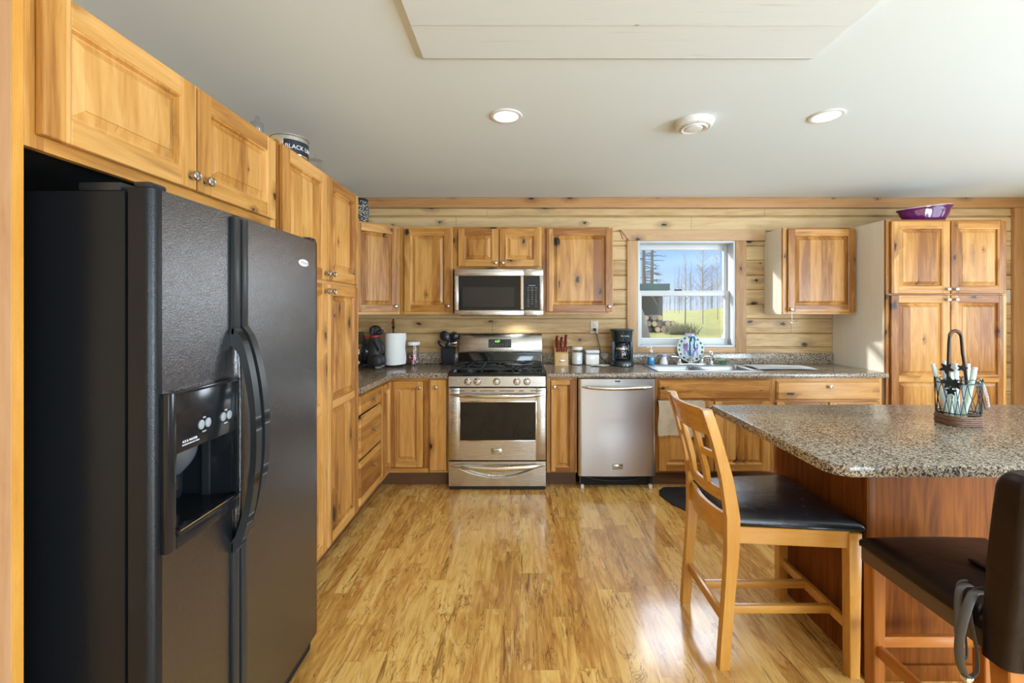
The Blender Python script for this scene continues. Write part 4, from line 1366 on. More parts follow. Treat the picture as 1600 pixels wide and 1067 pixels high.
# ================================================================== DISHWASHER
wx0, wx1 = .460, 1.064
dwr = thing('dishwasher', 'stainless dishwasher left of the sink cabinet', 'dishwasher', (.762, 3.68, 0))
mb = MB(); mb.box(wx0 + .004, wx1 - .004, 3.42, 3.98, .105, .870, M['dark_void']); mb.box(wx0 + .02, wx1 - .02, 3.48, 3.50, .0, .105, M['black_matte']); mb.build('tub', dwr)
mb = MB()
def dwp(a, b):
    x = wx0 + (wx1 - wx0) * a
    e = min(a, 1 - a) / .03
    y = 3.382 - .006 * math.sin(PI * a) + (.010 * (1 - e) ** 2 if e < 1 else 0)
    return (x, y, .108 + .760 * b)
mb.grid(dwp, 60, 4, M['steel_v'])
mb.box(wx0, wx1, 3.393, 3.421, .108, .868, M['steel_v'])
dd = mb.build('door', dwr, angle=50)
bow_bar('handle', dd, wx0 + .028, wx1 - .026, 3.378, .806, .042, .006, .012, .0145, M['handle_steel'])
mb = MB(); mb.box(.745, .785, 3.372, 3.386, .846, .857, M['black_gloss'], b=.002); mb.build('latch_button', dd)
mb = MB(); mb.box(.725, .806, 3.3715, 3.382, .163, .206, M['grey_plastic'], b=.002); mb.box(.728, .803, 3.3705, 3.3725, .172, .203, M['handle_steel'], b=.001); bd = mb.build('badge', dd)
mb = MB(); text_mesh(mb, 'FRIGIDAIRE', .0118, UT(.7655, 3.3702, .1875), M['grey_plastic']); mb.build('lettering', bd)
for xx in (wx0 + .022, wx1 - .045):
    mb = MB(); mb.box(xx, xx + .025, 3.40, 3.43, .0, .030, M['white_plastic'], b=.003); mb.tube([(xx + .0125, 3.43, .02), (xx + .0125, 3.43, .108)], .006, M['black_matte'], 8); mb.build('foot', dwr)
mb = MB()
for xx in (wx0 + .015, wx1 - .035):
    mb.box(xx, xx + .02, 3.43, 3.46, .03, .106, M['fridge_trim'])
mb.tube([(wx0 + .02, 3.46, .09), (wx0 + .15, 3.45, .055), (.76, 3.445, .045), (wx1 - .15, 3.45, .055), (wx1 - .02, 3.46, .09)], .006, M['black_plastic_blue'], 8)
mb.build('base_frame', dwr)
# ================================================================== STOOL WITH THE SLATTED WOODEN BACK (faces +x, tucked under the island)
st = thing('counter_stool', 'light wooden slat-back counter stool with a black padded seat, left side of the island', 'stool', (1.04, 1.90, 0))
V, H = M['stool_wood_v'], M['stool_wood_h']
def post_x(z):
    pts = [(0, .800), (.25, .818), (.45, .834), (.60, .836), (.75, .812), (.90, .772), (1.02, .732)]
    for (a, xa), (b, xb_) in zip(pts[:-1], pts[1:]):
        if z <= b:
            t = (z - a) / (b - a)
            return xa + (xb_ - xa) * t
    return pts[-1][1]
def slab_along(zs, half, y0, y1, m, mb, dx=0.):
    poly = [(post_x(z) - half(z) + dx, z) for z in zs] + [(post_x(z) + half(z) + dx, z) for z in reversed(zs)]
    mb.prism(poly, y0, y1, m, axis='y', b=.003, seg=2)
hw = lambda z: .020 + .006 * max(0, 1 - abs(z - .58) / .3)
for y0, y1 in ((1.686, 1.720), (2.072, 2.106)):
    mb = MB(); slab_along([i * 1.018 / 24 for i in range(25)], hw, y0, y1, V, mb); mb.build('leg', st)
for ya, yb in ((1.648, 1.690), (2.098, 2.140)):
    mb = MB()
    mb.prism([(1.262, 0), (1.300, 0), (1.308, .555), (1.258, .555)], ya, yb, V, axis='y', b=.003, seg=2); mb.build('leg', st)
def bowed_rail(name, z0, z1, th, bow, parent=st, lean=True, y0=1.720, y1=2.072, n=14):
    mb = MB()
    vs, fs = [], []
    for i in range(n + 1):
        t = i / n
        y = y0 + (y1 - y0) * t
        b_ = bow * (1 - (2 * t - 1) ** 2)
        for z in (z0, z1):
            for s_ in (-1, 1):
                vs.append((post_x(z) - b_ + s_ * th / 2, y, z))
    for i in range(n):
        a = i * 4; b = a + 4
        for p, q in ((0, 1), (1, 3), (3, 2), (2, 0)):
            fs.append((a + p, a + q, b + q, b + p))
    fs += [(0, 1, 3, 2), (n * 4, n * 4 + 2, n * 4 + 3, n * 4 + 1)]
    bv, fc = mb.add(vs, fs, H)
    es = [e for f in fc for e in f.edges if abs(e.verts[0].co.y - e.verts[1].co.y) > .002]
    bmesh.ops.bevel(mb.bm, geom=list(set(es)), offset=.003, segments=2, affect='EDGES', material=-1)
    return mb.build(name, parent)
bowed_rail('top_rail', .905, 1.016, .022, .034)
bowed_rail('lower_rail', .640, .690, .020, .034)
bowed_rail('back_apron', .495, .590, .022, .030)
def bow_at(y): return .034 * (1 - (2 * (y - 1.72) / .352 - 1) ** 2)
for y0, y1 in ((1.806, 1.844), (1.948, 1.986)):
    mb = MB(); slab_along([.688, .75, .80, .86, .907], lambda z: .010, y0, y1, V, mb, dx=-bow_at((y0 + y1) / 2)); mb.build('slat', st)
for y0, y1 in ((1.719, 1.807), (1.985, 2.073)):
    mb = MB()
    for a in range(4):
        ya, yb = y0 + (y1 - y0) * a / 4, y0 + (y1 - y0) * (a + 1) / 4
        xa, xb_ = post_x(.825) - bow_at(ya), post_x(.825) - bow_at(yb)
        mb.prism([(xa - .008, ya), (xa + .008, ya), (xb_ + .008, yb), (xb_ - .008, yb)], .812, .838, H, axis='z')
    mb.build('cross_bar', st)
mb = MB(); mb.prism([(.85, 1.692), (1.262, 1.655), (1.262, 1.677), (.85, 1.714)], .495, .560, H, axis='z', b=.002); mb.build('apron', st)
mb = MB(); mb.prism([(.85, 2.078), (1.262, 2.111), (1.262, 2.133), (.85, 2.100)], .495, .560, H, axis='z', b=.002); mb.build('apron', st)
mb = MB(); mb.box(1.280, 1.300, 1.690, 2.098, .495, .560, H, b=.002); mb.build('apron', st)
for xa, nm, y0, y1, z0, z1 in ((.818, 'stretcher', 1.718, 2.074, .158, .196), (1.283, 'stretcher', 1.688, 2.10, .160, .200)):
    mb = MB(); mb.box(xa - .010, xa + .010, y0, y1, z0, z1, H, b=.002); mb.build(nm, st)
for yc in (1.776, 1.935):
    mb = MB(); mb.box(.826, 1.275, yc - .010, yc + .010, .168, .200, M['stool_wood_v'] if False else H, b=.002); mb.build('cross_stretcher', st)
mb = MB()
def cushion(x0, x1, ya0, yb0, ya1, yb1, z0, z1, top, nu=26, nv=26, rx=.05):
    """a padded slab: rounded edges, crowned top"""
    def P(a, b):
        # a around the outline ring from rim to centre is avoided: plain grid with edge rounding
        ua, ub = 2 * a - 1, 2 * b - 1
        x = x0 + (x1 - x0) * a
        ya, yb = ya0 + (ya1 - ya0) * a, yb0 + (yb1 - yb0) * a
        y = ya + (yb - ya) * b
        ea, eb = (1 - abs(ua)) * (x1 - x0) / 2 / rx, (1 - abs(ub)) * (yb - ya) / 2 / rx
        e = min(1, max(0, min(ea, eb)))
        rr = math.sqrt(max(0, 1 - (1 - e) ** 2))
        z = z0 + (z1 - z0) * rr + top * (1 - ua * ua) * (1 - ub * ub)
        return (x, y, z)
    return P
def warpgrid(a):
    # cluster samples towards the rims so the rounding is smooth
    return .5 - .5 * math.cos(PI * a)
P = cushion(.822, 1.318, 1.700, 2.092, 1.646, 2.142, .572, .606, .016)
mb.grid(lambda a, b: P(warpgrid(a), warpgrid(b)), 34, 34, M['leather_black'])
mb.prism([(.822, 1.700), (1.318, 1.646), (1.318, 2.142), (.822, 2.092)], .561, .5722, M['leather_black'], axis='z', b=.003)
mb.build('seat', st, angle=70)

# ================================================================== PADDED BROWN STOOL IN THE RIGHT FOREGROUND (faces the island)
sb = thing('counter_stool', 'dark brown leather stool with a tall padded back, right foreground corner', 'stool', (1.44, 1.31, 0))
VO, HO = M['stool_orange_v'], M['stool_orange_h']
bx0, bx1 = 1.222, 1.665
for xa in (bx0 + .006, bx1 - .052):
    mb = MB(); mb.prism([(xa + .004, 0), (xa + .040, 0), (xa + .046, .53), (xa, .53)], 1.500, 1.545, VO, axis='y', b=.003); mb.build('leg', sb)
    mb = MB(); mb.prism([(1.062, 0), (1.100, 0), (1.135, .53), (1.085, .53)], xa, xa + .046, VO, axis='x', b=.003); mb.build('leg', sb)
for xa in (bx0 + .020, bx1 - .040):
    mb = MB(); mb.box(xa, xa + .020, 1.098, 1.504, .205, .242, HO, b=.002); mb.build('stretcher', sb)
mb = MB(); mb.box(bx0 + .045, bx1 - .045, 1.515, 1.533, .225, .262, HO, b=.002); mb.build('stretcher', sb)
mb = MB(); mb.box(bx0 + .045, bx1 - .045, 1.085, 1.103, .205, .242, HO, b=.002); mb.build('stretcher', sb)
mb = MB(); mb.box(bx0, bx1, 1.110, 1.548, .515, .563, M['apron_dark'], b=.004); mb.build('apron', sb)
mb = MB()
P = cushion(bx0 - .004, bx1 + .004, 1.112, 1.553, 1.112, 1.553, .576, .606, .022, rx=.045)
mb.grid(lambda a, b: P(warpgrid(a), warpgrid(b)), 34, 34, M['leather_brown'])
mb.box(bx0 - .004, bx1 + .004, 1.112, 1.553, .564, .5765, M['leather_brown'], b=.003)
mb.build('seat', sb, angle=70)
# back pad: rounded slab, leaning a little towards the camera
mb = MB()
def pad(a, b):
    # a: around the section (x, y) ; b: height
    ang = 2 * PI * a
    hx, hy = (bx1 - bx0) / 2 + .012, .042
    c, s_ = math.cos(ang), math.sin(ang)
    n_ = .34
    ex = abs(c) ** n_ * (1 if c >= 0 else -1)
    ey = abs(s_) ** n_ * (1 if s_ >= 0 else -1)
    z = .508 + .502 * b
    e = min(1, (1 - b) / .10)
    k = math.sqrt(max(0, 1 - (1 - e) ** 2))
    yc = 1.108 - .040 * b
    bul = .010 * math.sin(PI * b)
    return ((bx0 + bx1) / 2 + ex * (hx - .035 * (1 - k)), yc + ey * (hy * (.30 + .70 * k) + bul * (1 if s_ > 0 else .5)), z)
mb.grid(lambda a, b: pad(a, 1 - (1 - b) ** 1.7), 96, 40, M['leather_brown'], wrap_u=True)
top_ring = [pad(i / 96, 1.0) for i in range(96)]
mb.add(top_ring, [tuple(range(96))], M['leather_brown'])
bot_ring = [pad(i / 96, 0.0) for i in range(96)]
mb.add(bot_ring, [tuple(range(96))[::-1]], M['leather_brown'])
bk = mb.build('backrest', sb, angle=55, weld=True)
mb = MB()
mb.tube([(bx0 + .030, 1.108 - .04 * b - .046 * (1 if b < .93 else (1 - b) / .07 * .6 + .4) - .003 * math.sin(PI * b), .508 + .49 * b) for b in [i / 20 for i in range(20)]], .0028, M['leather_brown'], 6)
mb.build('piping', bk)

# strap hanging between the seat and the back pad, and the flat case on the seat
mb = MB()
def strap(pts, wdt):
    p = [Vector(q) for q in pts]
    # smooth the polyline
    for _ in range(3):
        q = [p[0]]
        for a, b in zip(p[:-1], p[1:]):
            q += [a.lerp(b, .25), a.lerp(b, .75)]
        q.append(p[-1]); p = q
    mb.tube(p, wdt, M['strap'], 8, flat=.35)
strap([(1.262, 1.172, .642), (1.224, 1.160, .652), (1.200, 1.146, .655), (1.172, 1.136, .615), (1.152, 1.132, .555), (1.148, 1.130, .500), (1.160, 1.130, .458), (1.182, 1.130, .448), (1.199, 1.130, .466), (1.200, 1.134, .52), (1.194, 1.142, .58), (1.200, 1.156, .635), (1.222, 1.170, .650), (1.268, 1.186, .643)], .0100)
strap([(1.258, 1.205, .642), (1.224, 1.196, .648), (1.200, 1.182, .640), (1.186, 1.170, .590), (1.178, 1.160, .53), (1.180, 1.154, .485), (1.192, 1.152, .475), (1.199, 1.158, .51), (1.199, 1.170, .57), (1.204, 1.192, .635), (1.226, 1.208, .648), (1.262, 1.218, .642)], .0080)
bs = tag(mb.build('bag_strap', loc=(1.21, 1.165, .635)), 'grey-brown leather strap looped over the seat edge of the brown stool', 'strap')
mb = MB(); mb.box(1.160, 1.182, 1.120, 1.140, .440, .453, M['chrome'], b=.003); mb.build('buckle', bs)
mb = MB(); mb.box(1.395, 1.52, 1.245, 1.345, .6285, .640, M['black_gloss'], b=.003); mb.box(1.400, 1.515, 1.25, 1.34, .640, .6408, M['black_glass'])
tag(mb.build('flat_case', loc=(1.45, 1.3, .6285)), 'small flat black case lying on the brown stool seat, mostly behind its back pad', 'case')

# ================================================================== CEILING FIXTURES
for x, y, e, m in ((-.072, 2.308, 9, M['lamp_lens']), (1.64, 2.308, 6, M['lamp_lens'])):
    d = thing('recessed_downlight', 'lit round recessed ceiling light, left of the ceiling vent' if x < 0 else 'lit round recessed ceiling light, right of the ceiling vent', 'ceiling light', (x, y, CZ))
    mb = MB(); mb.lathe([(.064, -.0005), (.066, -.006), (.076, -.0075), (.084, -.005), (.086, -.0003), (.064, -.0003)][::1], (x, y, CZ), M['white_plastic'], 40); mb.build('trim_ring', d)
    mb = MB(); mb.lathe([(0, -.0035), (.050, -.0030), (.063, -.0015), (.063, -.0003), (0, -.0003)], (x, y, CZ), m, 36); mb.build('lens', d)
    light('downlight_beam', 'SPOT', (x, y, CZ - .012), e * 2.6, (1.0, .97, .93), (0, 0, -1), spot_size=math.radians(140), spot_blend=.7, shadow_soft_size=.06)
vx, vy = .962, 2.385
vent = thing('ceiling_vent', 'round white ceiling vent with concentric rings, between the two ceiling lights', 'vent', (vx, vy, CZ))
mb = MB(); mb.lathe([(.080, -.030), (.084, -.034), (.094, -.030), (.106, -.004), (.106, -.0004), (.076, -.0004), (.076, -.02)], (vx, vy, CZ), M['white_plastic'], 44); mb.build('outer_ring', vent)
mb = MB(); mb.lathe([(.0, -.012), (.075, -.012), (.075, -.010), (0, -.010)], (vx, vy, CZ), M['grey_plastic'], 36); mb.build('throat', vent)
mb = MB(); mb.lathe([(.050, -.033), (.055, -.040), (.066, -.042), (.068, -.036), (.060, -.026), (.052, -.026)], (vx, vy, CZ), M['white_plastic'], 40); mb.build('middle_ring', vent)
mb = MB(); mb.lathe([(.0, -.044), (.030, -.044), (.044, -.041), (.047, -.036), (.042, -.030), (0, -.028)], (vx, vy, CZ), M['white_plastic'], 36)
mb.box(vx - .078, vx + .078, vy - .004, vy + .004, CZ - .032, CZ - .024, M['white_plastic']); mb.box(vx - .004, vx + .004, vy - .078, vy + .078, CZ - .032, CZ - .024, M['white_plastic'])
mb.build('centre_cone', vent)

# ================================================================== ON TOP OF THE CABINETS
cx, cy, ct = -1.105, 2.075, TOPZ + .0125
can = thing('tin_can', 'large shiny tin with a black lettered label, on top of the left pantry', 'tin', (cx, cy, ct))
ch_, cr_ = .094, .082
mb = MB(); mb.lathe([(cr_ * .98, 0), (cr_, .003), (cr_, ch_ - .008), (cr_ + .003, ch_ - .006), (cr_ + .003, ch_), (cr_ - .003, ch_), (cr_ - .004, ch_ - .010), (0, ch_ - .010)], (cx, cy, ct), M['can_steel'], 48); mb.build('body', can)
mb = MB()
a0, a1 = -PI / 2 + .18, .72
mb.grid(lambda a, b: (cx + (cr_ + .0012) * math.cos(a0 + (a1 - a0) * a), cy + (cr_ + .0012) * math.sin(a0 + (a1 - a0) * a), ct + .006 + .062 * b), 26, 2, M['black_label']); lb = mb.build('label', can)
am = -.44
LTm = Matrix.Translation((cx + math.cos(am) * (cr_ + .0016), cy + math.sin(am) * (cr_ + .0016), ct + .035)) @ Matrix.Rotation(am + PI / 2, 4, 'Z') @ Matrix.Rotation(PI / 2, 4, 'X')
mb = MB(); text_mesh(mb, 'BLACK LINE', .0275, LTm, M['white_print'], bend=cr_ + .0016); mb.build('lettering', lb)
cx, cy = -1.085, 2.300
jar = thing('glass_jar', 'small clear glass jar on top of the left pantry, beside the shiny tin', 'jar', (cx, cy, ct))
mb = MB(); mb.lathe([(.038, 0), (.040, .004), (.040, .045), (.030, .058), (.028, .062), (.034, .064), (.034, .070), (.030, .071), (.026, .064), (.028, .056), (.037, .044), (.037, .005), (0, .004)], (cx, cy, ct), M['clear_glass'], 28); mb.build('body', jar)
mb = MB(); mb.lathe([(.0, .071), (.030, .071), (.028, .076), (.010, .079), (.006, .084), (.011, .092), (.008, .099), (0, .1)], (cx, cy, ct), M['clear_glass'], 24); mb.build('lid', jar)
cx, cy = -1.06, 1.745
mb = MB(); mb.lathe([(.020, 0), (.024, .006), (.024, .040), (.010, .052), (.008, .066), (0, .067)], (cx, cy, TOPZ + .0005), M['clear_plastic'], 20); tag(mb.build('small_bottle', loc=(cx, cy, TOPZ)), 'tiny clear bottle peeking over the cabinet above the refrigerator', 'bottle')
cx, cy, cz_ = -1.295, 3.52, TOPZ + .0005
wv = thing('woven_jar', 'black and white woven lidded jar on the angled corner cabinet', 'jar', (cx, cy, cz_))
mb = MB(); mb.lathe([(.052, 0), (.058, .006), (.066, .06), (.064, .12), (.052, .168), (0, .17)], (cx, cy, cz_), M['woven'], 32); mb.build('body', wv)
mb = MB(); mb.lathe([(.055, .170), (.058, .176), (.052, .188), (.02, .194), (0, .194)], (cx, cy, cz_), M['black_matte'], 32); mb.build('lid', wv)
# purple oval dish on the right pantry
px_, py_, pz_ = 3.335, 3.56, TOPZ
dish = thing('oval_dish', 'purple oval baking dish on top of the right pantry', 'dish', (px_, py_, pz_))
mb = MB()
def dishp(prof, m, mbx):
    def Q(a, b):
        i = b * (len(prof) - 1); k = min(len(prof) - 2, int(i)); f = i - k
        r = prof[k][0] + (prof[k + 1][0] - prof[k][0]) * f; z = prof[k][1] + (prof[k + 1][1] - prof[k][1]) * f
        ang = 2 * PI * a
        ex = 1 + .10 * max(0, math.cos(ang)) ** 6 + .10 * max(0, -math.cos(ang)) ** 6
        tilt_ = .020 * math.cos(ang) * (z / .124) * (r / .2)
        fl = 1 + .010 * math.cos(18 * ang) * (1 if z < .1 else 0)
        return (px_ + r * ex * math.cos(ang) * fl, py_ + r * .62 * math.sin(ang) * fl, pz_ + z + tilt_)
    mbx.grid(Q, 90, 3 * len(prof), m, wrap_u=True)
dishp([(.0, .0005), (.118, .001), (.140, .014), (.168, .062), (.186, .108), (.197, .116), (.200, .124)], M['purple'], mb); mb.build('bowl', dish)
mb = MB(); dishp([(.200, .124), (.196, .129), (.184, .128), (.176, .108), (.160, .062), (.132, .020), (0, .010)], M['cream_glaze'], mb); mb.build('lining', dish)

# ================================================================== WALL PLATES
def plate(name, label, cat, x, z, m, y=BW, recept=True):
    o = thing(name, label, cat, (x, y, z))
    mb = MB(); mb.box(x - .036, x + .036, y - .006, y - .0004, z - .058, z + .058, m, b=.003); pl = mb.build('plate', o)
    if recept:
        for dz in (-.020, .020):
            mb = MB(); mb.box(x - .017, x + .017, y - .0085, y - .0055, z + dz - .0145, z + dz + .0145, m, b=.002)
            mb.box(x - .008, x - .005, y - .0088, y - .0084, z + dz - .002, z + dz + .007, M['black_matte']); mb.box(x + .005, x + .008, y - .0088, y - .0084, z + dz - .002, z + dz + .007, M['black_matte'])
            mb.build('socket', o)
    else:
        mb = MB(); mb.box(x - .005, x + .005, y - .016, y - .0055, z - .010, z + .012, m, b=.002); mb.build('toggle', o)
    return o
ox, oz = (928.6 - 812) / 168.8, 1.41 - (511 - 484) / 168.8
plate('wall_outlet', 'ivory electrical outlet on the wood wall above the white canister', 'outlet', ox, oz, M['switch_plate'])
plate('light_switch', 'ivory light switch on the wood wall at the right end, beside the pantry', 'switch', 4.500, 1.535, M['switch_plate'], recept=False)
plate('wall_outlet', 'dark brown electrical outlet on the wall behind the dog figurine', 'outlet', -1.475, 1.150, M['brown_plate'])

# ================================================================== COUNTER THINGS, LEFT CORNER
CT = .9142
# dog figurine: sitting up on its haunches
gx, gy = -1.236, 3.680
dog = thing('dog_figurine', 'dark grey dog figurine sitting up with a red collar, in the counter corner', 'figurine', (gx, gy, CT))
mb = MB()
mb.lathe([(.0, .006), (.056, .010), (.062, .05), (.058, .10), (.052, .15), (.054, .19), (.055, .22), (.046, .255), (.040, .275), (0, .285)], (gx, gy, CT), M['dog_black'], 28, sy=.86)
def blob(c, r, sx=1, sy=1, sz=1, rot=None, m=None, mbx=None):
    prof = [(0, -r * sz)] + [(r * math.cos(t), r * sz * math.sin(t)) for t in [(-.5 + (i + 1) / 10) * PI for i in range(9)]] + [(0, r * sz)]
    (mbx or mb).lathe(prof, c, m or M['dog_black'], 20, T=rot, sx=sx, sy=sy)
RY_ = lambda a: Matrix.Rotation(a, 4, 'Y')
blob((gx + .012, gy - .012, CT + .318), .050, 1.05, .95, .95)
blob((gx + .050, gy - .034, CT + .306), .030, 1.15, 1.0, .80)                # short square muzzle
blob((gx + .072, gy - .044, CT + .312), .020, .9, 1.1, .9)
blob((gx + .086, gy - .050, CT + .318), .0085)                               # nose
blob((gx - .006, gy - .054, CT + .312), .022, .75, .5, 1.9, RY_(.15)); blob((gx + .022, gy + .034, CT + .316), .022, .75, .5, 1.9, RY_(.15))   # drooping ears
blob((gx + .032, gy - .050, CT + .062), .046, 1.1, .62, 1.25); blob((gx + .032, gy + .042, CT + .062), .046, 1.1, .62, 1.25)
mb.tube([(gx + .022, gy - .040, CT + .235), (gx + .046, gy - .052, CT + .190), (gx + .060, gy - .050, CT + .175), (gx + .058, gy - .052, CT + .150)], [.026, .020, .017, .016], M['dog_black'], 12)
mb.tube([(gx + .022, gy + .030, CT + .235), (gx + .046, gy + .035, CT + .190), (gx + .060, gy + .032, CT + .175), (gx + .058, gy + .032, CT + .150)], [.026, .020, .017, .016], M['dog_black'], 12)
mb.tube([(gx - .055, gy + .01, CT + .03), (gx - .085, gy + .0, CT + .02), (gx - .095, gy - .03, CT + .035)], [.014, .011, .006], M['dog_black'], 10)
mb.build('body', dog, angle=70)
mb = MB(); mb.lathe([(.0435, .0), (.0475, .003), (.0475, .013), (.0435, .016)], (gx + .002, gy - .004, CT + .262), M['collar_red'], 28, T=Matrix.Rotation(-.12, 4, 'Y'), sy=.92); mb.build('collar', dog)
for dy_ in (-.052, .040):
    mb = MB()
    for k in range(4):
        blob((gx + .044 + .006 * (k % 2), gy + dy_ - .021 + .014 * k, CT + .0125), .0122, 1.7, .62, .95, m=M['dog_light'], mbx=mb)
    mb.build('paw', dog)
# paper towels on a stand with a brass finial
tx, ty = -1.112, 3.800
hold = thing('paper_towel_holder', 'paper towel stand with a brass finial in the left counter corner', 'holder', (tx, ty, CT))
mb = MB(); mb.lathe([(.0, 0), (.078, 0), (.080, .004), (.076, .010), (.02, .013), (0, .013)], (tx, ty, CT), M['brown_metal'], 36); mb.build('base', hold)
mb = MB(); mb.lathe([(.007, .010), (.007, .325), (.014, .335), (.016, .342), (.010, .350), (.008, .362), (.012, .366), (0, .37)], (tx, ty, CT), M['brown_metal'], 20); mb.build('post', hold)
mb = MB(); mb.lathe([(.0, .368), (.012, .371), (.016, .380), (.011, .390), (.009, .394), (.012, .398), (.009, .408), (.004, .416), (0, .422)], (tx, ty, CT), M['gold'], 20); mb.build('finial', hold)
roll = thing('paper_towel_roll', 'white paper towel roll on its stand beside the dog figurine', 'paper towels', (tx, ty, CT + .014))
mb = MB()
mb.lathe([(.020, .016), (.071, .016), (.0725, .020), (.0725, .288), (.071, .292), (.020, .292)], (tx, ty, CT), M['paper'], 44); mb.build('roll', roll)
mb = MB()
def sheet(a, b):
    ang = -1.25 + 1.55 * a
    r = .0740 + .030 * a ** 2.2 + .004 * math.sin(9 * b) * a
    return (tx + r * math.cos(ang) * 1.02, ty + r * math.sin(ang), CT + .016 + .272 * b + .004 * a)
mb.grid(sheet, 22, 14, M['paper']); mb.build('loose_sheet', roll, angle=70)
# bottles in the corner
def bottle(name, label, x, y, prof, m, parts=()):
    o = thing(name, label, 'bottle', (x, y, CT))
    mb = MB(); mb.lathe(prof, (x, y, CT), m, 24); mb.build('body', o)
    for nm, pr, mm in parts:
        mb = MB(); mb.lathe(pr, (x, y, CT), mm, 24); mb.build(nm, o)
    return o
bottle('bottle', 'dark blue bottle behind the dog figurine in the counter corner', -1.375, 3.86, [(.0, .001), (.036, .001), (.038, .006), (.038, .155), (.030, .185), (.014, .215), (.0125, .255), (0, .256)], M['wine_dark'],
       (('cap', [(.0135, .240), (.0145, .242), (.0145, .268), (0, .269)], M['collar_red']), ('label', [(.0384, .050), (.0386, .051), (.0386, .120), (.0384, .121)], M['black_label'])))
bottle('bottle', 'dark bottle with pale label bands beside the left pantry, in the counter corner', -1.395, 3.66, [(.0, .001), (.034, .001), (.036, .006), (.036, .150), (.028, .180), (.013, .205), (.012, .235), (0, .236)], M['wine_dark'],
       (('label', [(.0364, .120), (.0367, .121), (.0367, .160), (.0355, .161)], M['label_white']), ('label', [(.0364, .038), (.0367, .039), (.0367, .060), (.0364, .061)], M['label_white']), ('cap', [(.013, .222), (.0145, .223), (.0145, .248), (0, .249)], M['label_white'])))
# candy jar
jx, jy = -.962, 3.910
cj = thing('candy_jar', 'clear jar with a white lid, holding red and white candies', 'jar', (jx, jy, CT))
mb = MB(); mb.lathe([(.0, .0), (.050, .0), (.054, .004), (.054, .170), (.050, .176), (.050, .170), (.051, .165), (.051, .006), (0, .005)], (jx, jy, CT), M['clear_glass'], 36); mb.build('body', cj)
mb = MB(); mb.lathe([(.050, .1765), (.058, .178), (.060, .184), (.060, .202), (.056, .208), (.02, .212), (0, .212)], (jx, jy, CT), M['white_plastic'], 36); ld = mb.build('lid', cj)
mb = MB(); mb.tube([(jx + .020 * math.cos(2 * PI * k / 16), jy, CT + .224 + .016 * math.sin(2 * PI * k / 16)) for k in range(16)], .0035, M['clear_glass'], 6, close=True); mb.build('lid_knob', ld)
rr = random.Random(5)
mb = MB()
for k in range(70):
    a = rr.random() * 2 * PI; q = .042 * math.sqrt(rr.random()); z = CT + .014 + .088 * rr.random() * (1 - .2 * q / .042)
    T = Matrix.Rotation(rr.random() * 6, 4, 'X') @ Matrix.Rotation(rr.random() * 6, 4, 'Z')
    m_ = M['candy_red'] if rr.random() < .55 else (M['candy_white'] if rr.random() < .8 else M['grey_plastic'])
    mb.lathe([(0, -.013), (.006, -.010), (.003, -.007), (.008, 0), (.003, .007), (.006, .010), (0, .013)], (jx + q * math.cos(a), jy + q * math.sin(a), z), m_, 7, T=T)
tag(mb.build('candies', loc=(jx, jy, CT + .006)), 'red and white wrapped candies inside the clear jar', 'candy', kind='stuff')
# utensil crock
ux, uy = -.646, 3.912
mb = MB()
o_, i_ = .058, .053
sq = lambda r, z: [(ux - r, uy - r, CT + z), (ux + r, uy - r, CT + z), (ux + r, uy + r, CT + z), (ux - r, uy + r, CT + z)]
vs = sq(.052, 0) + sq(.060, .155) + sq(.056, .155) + sq(.048, .008)
fs = [(0, 1, 2, 3)[::-1], (12, 13, 14, 15)]
for l in range(3):
    for i in range(4):
        j = (i + 1) % 4
        fs.append((l * 4 + i, l * 4 + j, l * 4 + 4 + j, l * 4 + 4 + i))
bv, fc = mb.add(vs, fs, M['black_plastic_blue'])
es = list({e for f in fc for e in f.edges if abs(e.verts[0].co.z - e.verts[1].co.z) > .1})
bmesh.ops.bevel(mb.bm, geom=es, offset=.010, segments=3, affect='EDGES', material=-1)
crock = tag(mb.build('utensil_crock', loc=(ux, uy, CT)), 'square black utensil crock on the counter left of the range', 'crock')
def utensil(name, label, base, tip, head, m, cat='utensil'):
    o = thing(name, label, cat, base)
    b, t = Vector(base), Vector(tip)
    mb = MB(); mb.tube([b, b.lerp(t, .4), t], [.0055, .0065, .0045], m, 8, flat=.6); mb.build('handle', o)
    mb = MB(); head(mb, t, (t - b).normalized()); mb.build('head', o)
    return o
def spoon_head(rx, rz, m, hollow=False):
    def f(mb, t, d):
        c = t + d * rz * .9
        mb.grid(lambda a, b: tuple(c + Vector((rx * (1 - (1 - b)) * math.cos(2 * PI * a) * 1, .010 * (b * b - 1) , 0)) + d * (rz * b * math.sin(2 * PI * a))), 24, 6, m, wrap_u=True)
        mb.grid(lambda a, b: tuple(c + Vector((rx * b * math.cos(2 * PI * a), .010 * (b * b - 1) - .003, 0)) + d * (rz * b * math.sin(2 * PI * a))), 24, 6, m, wrap_u=True)
    return f
def slot_head(m):
    def f(mb, t, d):
        s = d.cross(Vector((0, 1, 0))).normalized()
        for k in range(-2, 3):
            p = t + s * .014 * k
            mb.tube([t, p + d * .012, p + d * .075], [.004, .005, .005], m, 6)
        mb.tube([t + s * -.030 + d * .075, t + s * .030 + d * .075], .006, m, 6)
    return f
def claw_head(m):
    def f(mb, t, d):
        s = d.cross(Vector((0, 1, 0))).normalized()
        c = t + d * .040
        mb.grid(lambda a, b: tuple(c + s * (.034 * b * math.cos(2 * PI * a)) + d * (.042 * b * math.sin(2 * PI * a)) + Vector((0, .012 * (b * b - 1), 0))), 24, 5, m, wrap_u=True)
        for k in range(13):
            a = -.7 + k * .37
            e = c + s * .034 * math.cos(a) + d * .042 * math.sin(a)
            mb.tube([e, e + (e - c).normalized() * .013 + Vector((0, -.006, 0))], [.0042, .003], m, 5)
    return f
